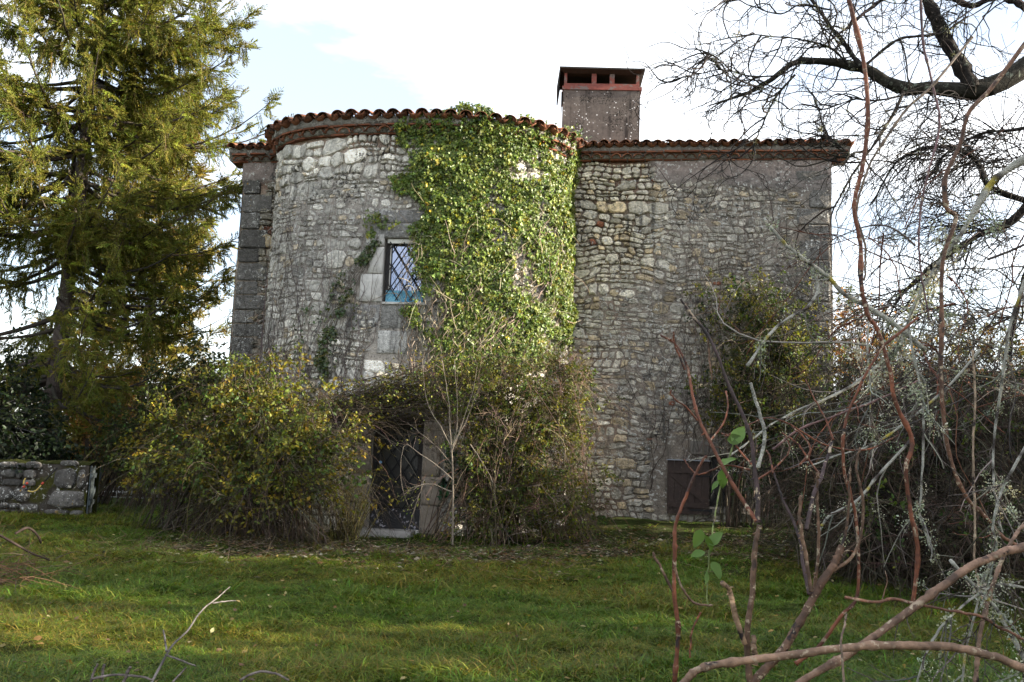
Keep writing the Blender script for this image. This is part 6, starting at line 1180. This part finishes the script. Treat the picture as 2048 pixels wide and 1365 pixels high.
    lp = [(1410, 1070, -1.0), (1402, 1060, -2.2), (1420, 1090, 0.4), (1410, 1105, -2.8), (1424, 1125, -0.6), (1412, 1140, -1.9), (1445, 940, -1.6), (1440, 930, 0.2), (1455, 880, 0.1), (1465, 885, 0.4), (1442, 960, -2.0)]
    pos = np.array([atY(x, y, 2.48) for x, y, a in lp]); yd = np.array([Rv * math.cos(a) * .8 + Uv * math.sin(a) for x, y, a in lp]) + r.normal(0, 0.2, (len(lp), 3)); b.leaves(*LEAF_BIG, pos, yd, r.normal(0, 0.45, (len(lp), 3)) + np.array([0.3, -0.8, 0.5]), r.uniform(0.045, 0.065, len(lp)), lerp_cols([(0.085, 0.15, 0.035), (0.11, 0.18, 0.05)], len(lp), r, .12)); b.obj('leaves', M['leaf'], th)
    # creeper stems hanging through the tree
    def vine(label, pts, Y, w0, w1, col, dY=0.0, nodes=.12, tend=0, name='creeper_stem', m='cane'):
        p = atY(*pts[-1][:2], Y + dY); t = thing(name, label, 'vine', (p[0], p[1], max(p[2], 0)), 'creeper stems in the right foreground'); P = cane_obj(t, 'stem', pts, Y, w0, w1, col, r, dY=dY, K=46, nodes=nodes, wob=.0015, m=m)
        if tend:
            S, D, i, tt = spawn(P[None], tend, 0.1, 0.95, 0.5, 1.2, r); T = grow(S, D, r.uniform(0.04, 0.16, tend), 9, 0.35, 0.05, r=r); 
            for q in range(tend): b = MB(); b.tubes(T[q:q + 1], taper(np.full(1, 0.0016), np.full(1, 0.0007), 9), 4, lerp_cols([RED, BRN], 1, r)); b.obj('tendril', M['cane'], t)
    vine('long red creeper stem hanging from top centre right down to the bottom canes', [(1690, -30), (1713, 61), (1729, 136), (1736, 230), (1727, 324), (1710, 408), (1722, 483), (1724, 563), (1738, 628), (1759, 662), (1782, 740), (1793, 802), (1827, 877), (1815, 936), (1824, 1020), (1835, 1093), (1827, 1211)], 2.4, 9, 8, RED, tend=7)
    vine('tan creeper stem curving from the tree crotch beside the house corner', [(1945, 75), (1933, 89), (1863, 174), (1816, 216), (1769, 281), (1736, 338), (1713, 422), (1727, 492), (1728, 560)], 2.5, 6, 4, (0.13, 0.095, 0.07))
    vine('reddish creeper stem looping down from the top right corner', [(2070, 60), (1985, 174), (1938, 225), (1919, 291), (1891, 356), (1892, 417), (1910, 441), (1885, 520), (1880, 634), (1880, 785), (1894, 903), (1922, 981), (1961, 1026), (2003, 1071), (2060, 1110)], 2.6, 9, 7, (0.10, 0.048, 0.028), tend=6)
    vine('thin dark creeper stem hanging from the top edge left of the thick limb', [(1840, -30), (1846, 80), (1860, 145), (1877, 211), (1882, 270), (1850, 400), (1845, 520), (1870, 640)], 2.7, 5, 3.5, (0.10, 0.055, 0.06))
    vine('orange brown creeper stem rising beside the cut rose cane', [(1591, 1328), (1636, 1295), (1681, 1233), (1714, 1188), (1712, 1048), (1698, 992), (1684, 936), (1684, 858), (1712, 779), (1760, 700), (1830, 640)], 2.35, 7, 5, RED, tend=5)
    vine('thick tan stem sweeping across the bottom right corner', [(1340, 1395), (1370, 1365), (1420, 1335), (1600, 1312), (1750, 1300), (1900, 1303), (2000, 1325), (2080, 1360)], 2.05, 13, 17, (0.155, 0.095, 0.062), nodes=.05)
    vine('thick pale brown stem slanting up to the right edge', [(1560, 1395), (1620, 1352), (1700, 1305), (1830, 1212), (1930, 1140), (2000, 1108), (2080, 1085)], 2.1, 13, 16, (0.145, 0.086, 0.058), nodes=.05)
    vine('red stem running level out of the thick slanting stem', [(1690, 1195), (1750, 1205), (1790, 1198), (1850, 1208), (1950, 1220), (1990, 1240), (2035, 1265)], 2.12, 6, 5, (0.13, 0.06, 0.036), nodes=.1, tend=4)
    vine('brown stem standing upright at the right edge below the lichened twigs', [(1950, 1380), (1962, 1260), (2000, 1130), (2040, 1060), (2080, 1030)], 2.2, 8, 7, (0.19, 0.12, 0.085))
    vine('thin upright twig in front of the crossing stems', [(1690, 1400), (1683, 1290), (1690, 1240), (1695, 1232)], 2.0, 5, 3, (0.17, 0.12, 0.09), nodes=0)
    vine('slack brown stem hanging straight at the right', [(1945, 700), (1950, 800), (1945, 900), (1948, 1000), (1955, 1130), (1985, 1250)], 2.5, 4, 4, (0.22, 0.16, 0.11))
    vine('dark purple stem slanting between the canes', [(1545, 900), (1600, 860), (1680, 830), (1760, 800), (1840, 760)], 2.7, 5, 3.5, (0.13, 0.07, 0.065)); vine('thin red stem crossing the middle of the thicket', [(1800, 870), (1730, 900), (1650, 890), (1560, 840), (1500, 850), (1440, 880)], 2.65, 3.5, 2.5, RED)
    # lichened limb whose cut end points up at the house wall
    def ltw(name, label, pts, Y, w0, w1, dY=0.0, tufts=20, sub=14, col=PAL, ts=(.012, .03)):
        p = atY(*pts[0][:2], Y); t = thing(name, label, 'branch', p, 'lichened branches in the right foreground'); P, R = limb_poly(pts, Y, w0, w1, 36, dY, r, .002); R = R * (1 + .15 * r.normal(0, 1, 36)); cc = np.where((r.random(36) < .22)[:, None], np.array([.07, .06, .055]), np.array(col)); cc = np.where((r.random(36) < .05)[:, None], np.array([.34, .28, .06]), cc); b = MB(); b.tubes(P[None], np.abs(R)[None], 8, cc[None], cap=True)
        if sub:
            S, D, i, tt = spawn(P[None], sub, .2, 1, .4, 1.1, r); D[:, 2] -= .2; T = grow(S, D, r.uniform(.08, .3, sub), 7, .15, .05, r=r); b.tubes(T, taper(np.full(sub, .0025), np.full(sub, .001), 7), 5, lerp_cols([(.15, .14, .12), (.08, .066, .056), (.22, .21, .18)], sub, r)); S, D, i, tt = spawn(T, sub * 2, .2, 1, .4, 1.1, r); b.tubes(grow(S, D, r.uniform(.03, .10, sub * 2), 4, .2, .05, r=r), taper(np.full(sub * 2, .0016), np.full(sub * 2, .0008), 4), 4, (.12, .10, .09))
        b.obj('wood', M['limb'], t)
        b = MB(); q = np.concatenate([P] + ([T.reshape(-1, 3)] if sub else [])); lichen_tufts(b, q, tufts, r, ts, 40)
        if tufts: b.obj('lichen', M['lichen'], t, smooth=False, kind='stuff')
    ltw('lichened_branch', 'pale lichened branch with a reddish cut tip pointing at the right wing wall', [(1850, 700), (1790, 650), (1740, 618), (1690, 590), (1660, 558), (1632, 537), (1600, 515), (1570, 490), (1548, 455)], 2.6, 11, 7, tufts=16, sub=4)
    ltw('lichened_branch', 'short lichened spur hanging with a yellow patch below the cut tip', [(1625, 535), (1634, 560), (1634, 590), (1610, 625), (1563, 656), (1524, 701), (1493, 751)], 2.62, 6, 6, dY=-0.1, tufts=10, sub=5)
    ltw('lichened_branch', 'grey lichened limb slanting from the right edge down to the thicket', [(2070, 305), (1994, 356), (1957, 408), (1919, 469), (1886, 511), (1850, 570), (1815, 640), (1790, 700)], 3.0, 15, 8, tufts=60, sub=16, ts=(.02, .05))
    ltw('lichened_branch', 'lichened twig hanging straight down in front of the hedge with pale tufts', [(1815, 640), (1827, 712), (1843, 785), (1846, 869), (1838, 964), (1832, 1026), (1845, 1090)], 2.5, 5, 4, tufts=34, sub=12, ts=(.012, .03))
    ltw('lichened_branch', 'lichened twig slanting from the red stem down to the rose canes', [(1827, 875), (1765, 942), (1715, 998), (1659, 1043), (1630, 1079)], 2.5, 6, 5, tufts=8, sub=5, ts=(.01, .02))
    ltw('lichened_branch', 'lichened twig curling over the tan stem at the lower right corner', [(1900, 1120), (1945, 1170), (1985, 1215), (2015, 1260), (2048, 1320), (2070, 1360)], 2.2, 6, 9, tufts=34, sub=10, ts=(.012, .03))
    ltw('lichened_branch', 'lichened drooping twig at the right edge with a fluffy tuft', [(2060, 880), (2030, 930), (2000, 985), (1985, 1050), (1990, 1100), (1960, 1180), (1930, 1290), (1915, 1370)], 2.3, 6, 4, tufts=30, sub=12, ts=(.012, .028))
    ltw('lichened_branch', 'long lichened twig falling from the big limb at the right edge', [(2050, 560), (2020, 660), (2010, 760), (1995, 860), (1990, 960), (2010, 1050)], 2.9, 7, 4, tufts=26, sub=14); ltw('lichened_branch', 'thin grey twig zigzagging down through the centre of the thicket', [(1740, 620), (1735, 700), (1745, 790), (1740, 860), (1730, 900)], 2.8, 4, 3, tufts=10, sub=8); ltw('lichened_branch', 'grey twig arching low from the right edge across the dark hedge', [(2070, 1180), (2000, 1170), (1950, 1195), (1890, 1250), (1850, 1320), (1830, 1380)], 2.2, 5, 4, tufts=12, sub=8)
    ltw('lichened_branch', 'lichened branch crossing behind the rose canes towards the house', [(1800, 690), (1720, 760), (1650, 800), (1580, 830), (1530, 860), (1480, 900), (1450, 920)], 3.1, 6, 3, tufts=10, sub=12); ltw('lichened_branch', 'fine grey branch spreading left over the dark hedge', [(1960, 700), (1900, 770), (1830, 830), (1760, 880), (1690, 905), (1620, 930)], 3.3, 6, 3, tufts=8, sub=16)
    # fallen branches on the lawn
    def fallen(label, polys, loc, col):
        p = atY(loc[0], loc[1], loc[2]); t = thing('fallen_branch', label, 'branch', (p[0], p[1], gz(p[0], p[1])), 'fallen branches on the lawn')
        for pts, Y, dY, w0, w1 in polys: cane_obj(t, 'wood', pts, Y, w0, w1, col, r, dY=dY, K=18, wob=.002, m='bark')
    fallen('pale forked dead branch lying on the grass at the bottom left', [([(300, 1372), (325, 1325), (345, 1292), (375, 1262), (400, 1225), (430, 1200), (458, 1175)], 5.35, 1.6, 5, 2), ([(333, 1303), (332, 1285), (328, 1262)], 5.7, .2, 4, 3), ([(330, 1310), (360, 1320), (392, 1333)], 5.6, 0.1, 4, 3), ([(425, 1207), (450, 1204), (475, 1203)], 6.6, .1, 3, 2)], (300, 1365, 5.4), (0.13, 0.115, 0.105))
    fallen('low tangle of pale cut sticks at the bottom left edge', [([(180, 1370), (186, 1350), (193, 1330)], 5.35, 0, 5, 4), ([(205, 1362), (206, 1340), (209, 1335)], 5.4, 0, 5, 5), ([(245, 1372), (252, 1350), (256, 1328)], 5.35, 0, 7, 6), ([(185, 1358), (230, 1350), (270, 1353), (300, 1362)], 5.35, 0, 5, 4), ([(345, 1365), (358, 1350), (370, 1335)], 5.4, .1, 4, 3), ([(480, 1362), (500, 1350), (525, 1343), (550, 1348), (575, 1362)], 5.4, 0, 5, 4)], (230, 1365, 5.35), (0.12, 0.10, 0.09))
    fallen('dark dead branch lying by the brush heap at the left edge', [([(-20, 1060), (25, 1085), (60, 1105), (100, 1120)], 9.0, .3, 6, 3), ([(30, 1068), (55, 1056), (75, 1070), (82, 1084)], 9.3, .3, 5, 4)], (40, 1090, 9.1), (0.030, 0.021, 0.017))
    # heap of brush at the left edge
    p = atY(10, 1120, 9.0); t = thing('brush_heap', 'heap of brown dead brush at the left edge of the lawn', 'brush heap', (p[0] - .3, p[1], 0)); n = 420; c = np.array([p[0] - .55, p[1], 0.0]); S = c + r.normal(0, 1, (n, 3)) * np.array([.45, .35, 0]); S[:, 2] = gz(S[:, 0], S[:, 1]) + np.abs(r.normal(0, .16, n)); P = grow(S, np.concatenate([r.normal(0, 1, (n, 2)), r.normal(.1, .3, (n, 1))], 1), r.uniform(.2, .9, n), 6, .12, .08, r=r); P[:, :, 2] = np.maximum(P[:, :, 2], gz(P[:, :, 0], P[:, :, 1])); b = MB(); b.tubes(P, taper(r.uniform(.002, .006, n), np.full(n, .0015), 6), 3, lerp_cols([(.10, .055, .035), (.15, .09, .05), (.07, .05, .04)], n, r)); b.obj('twigs', M['bark'], t)
build_foreground()

# ------------------------------------------------------------------ unseen shrubs added on the right to shade the lawn, and a roof beyond
def build_offstage():
    for i, (x, y, h, rr, lab) in enumerate(((12.6, 0.6, 9.0, 2.2, 'tall evergreen shrub right of the lawn, beside the viewer'), (12.4, 3.3, 9.0, 2.0, 'tall evergreen shrub right of the lawn, second from the viewer'), (12.0, 5.7, 5.2, 1.4, 'low evergreen shrub between two tall ones right of the lawn'), (12.4, 8.3, 9.2, 2.3, 'tall evergreen shrub right of the lawn, beyond the low one'), (12.2, 11.4, 8.4, 2.1, 'tall evergreen shrub right of the lawn, second from the house'), (12.4, 14.0, 5.6, 2.0, 'round evergreen shrub right of the lawn, nearest the house'))):
        shrub('lawn_shade_shrub', lab, [(x, y), (x + .3, y + .3), (x - .3, y - .2)], [(x, y, h * .30, rr, rr, h * .30, 1), (x, y, h * .66, rr * .85, rr * .85, h * .32, 1)], 60, 40, 1300, DRK, DTW, 140 + i, size=(.10, .18), tmpl=LEAF_SIMPLE, shell=.1, group='evergreen shrubs along the right of the lawn')
    p = atY(2010, 775, 34); W = thing('outbuilding', 'low distant outbuilding with a reddish tiled roof behind the right hedge', 'building', (p[0] + 3, 36, 0)); z = float(p[2]); b = MB(); b.box((p[0] + 3.2, 38, z / 2 - .5), (7.2, 5, z + .6), col=(.26, .22, .18)); b.obj('wall', M['mortar'], W, smooth=False)
    b = MB(); x0, x1 = p[0] - 1.2, p[0] + 7.4; V = [[x0, 35.2, z - .2], [x1, 35.2, z - .2], [x1, 38, z + 1.1], [x0, 38, z + 1.1], [x0, 40.8, z - .2], [x1, 40.8, z - .2], [x0, 35.2, z - .32], [x1, 35.2, z - .32], [x0, 40.8, z - .32], [x1, 40.8, z - .32]]
    b.add(V, [[0, 1, 2, 3], [3, 2, 5, 4], [6, 7, 1, 0], [8, 9, 5, 4]]); b.add(V, [[0, 3, 4], [1, 5, 2]]); b.obj('roof', M['tile'], W, smooth=False)
build_offstage()
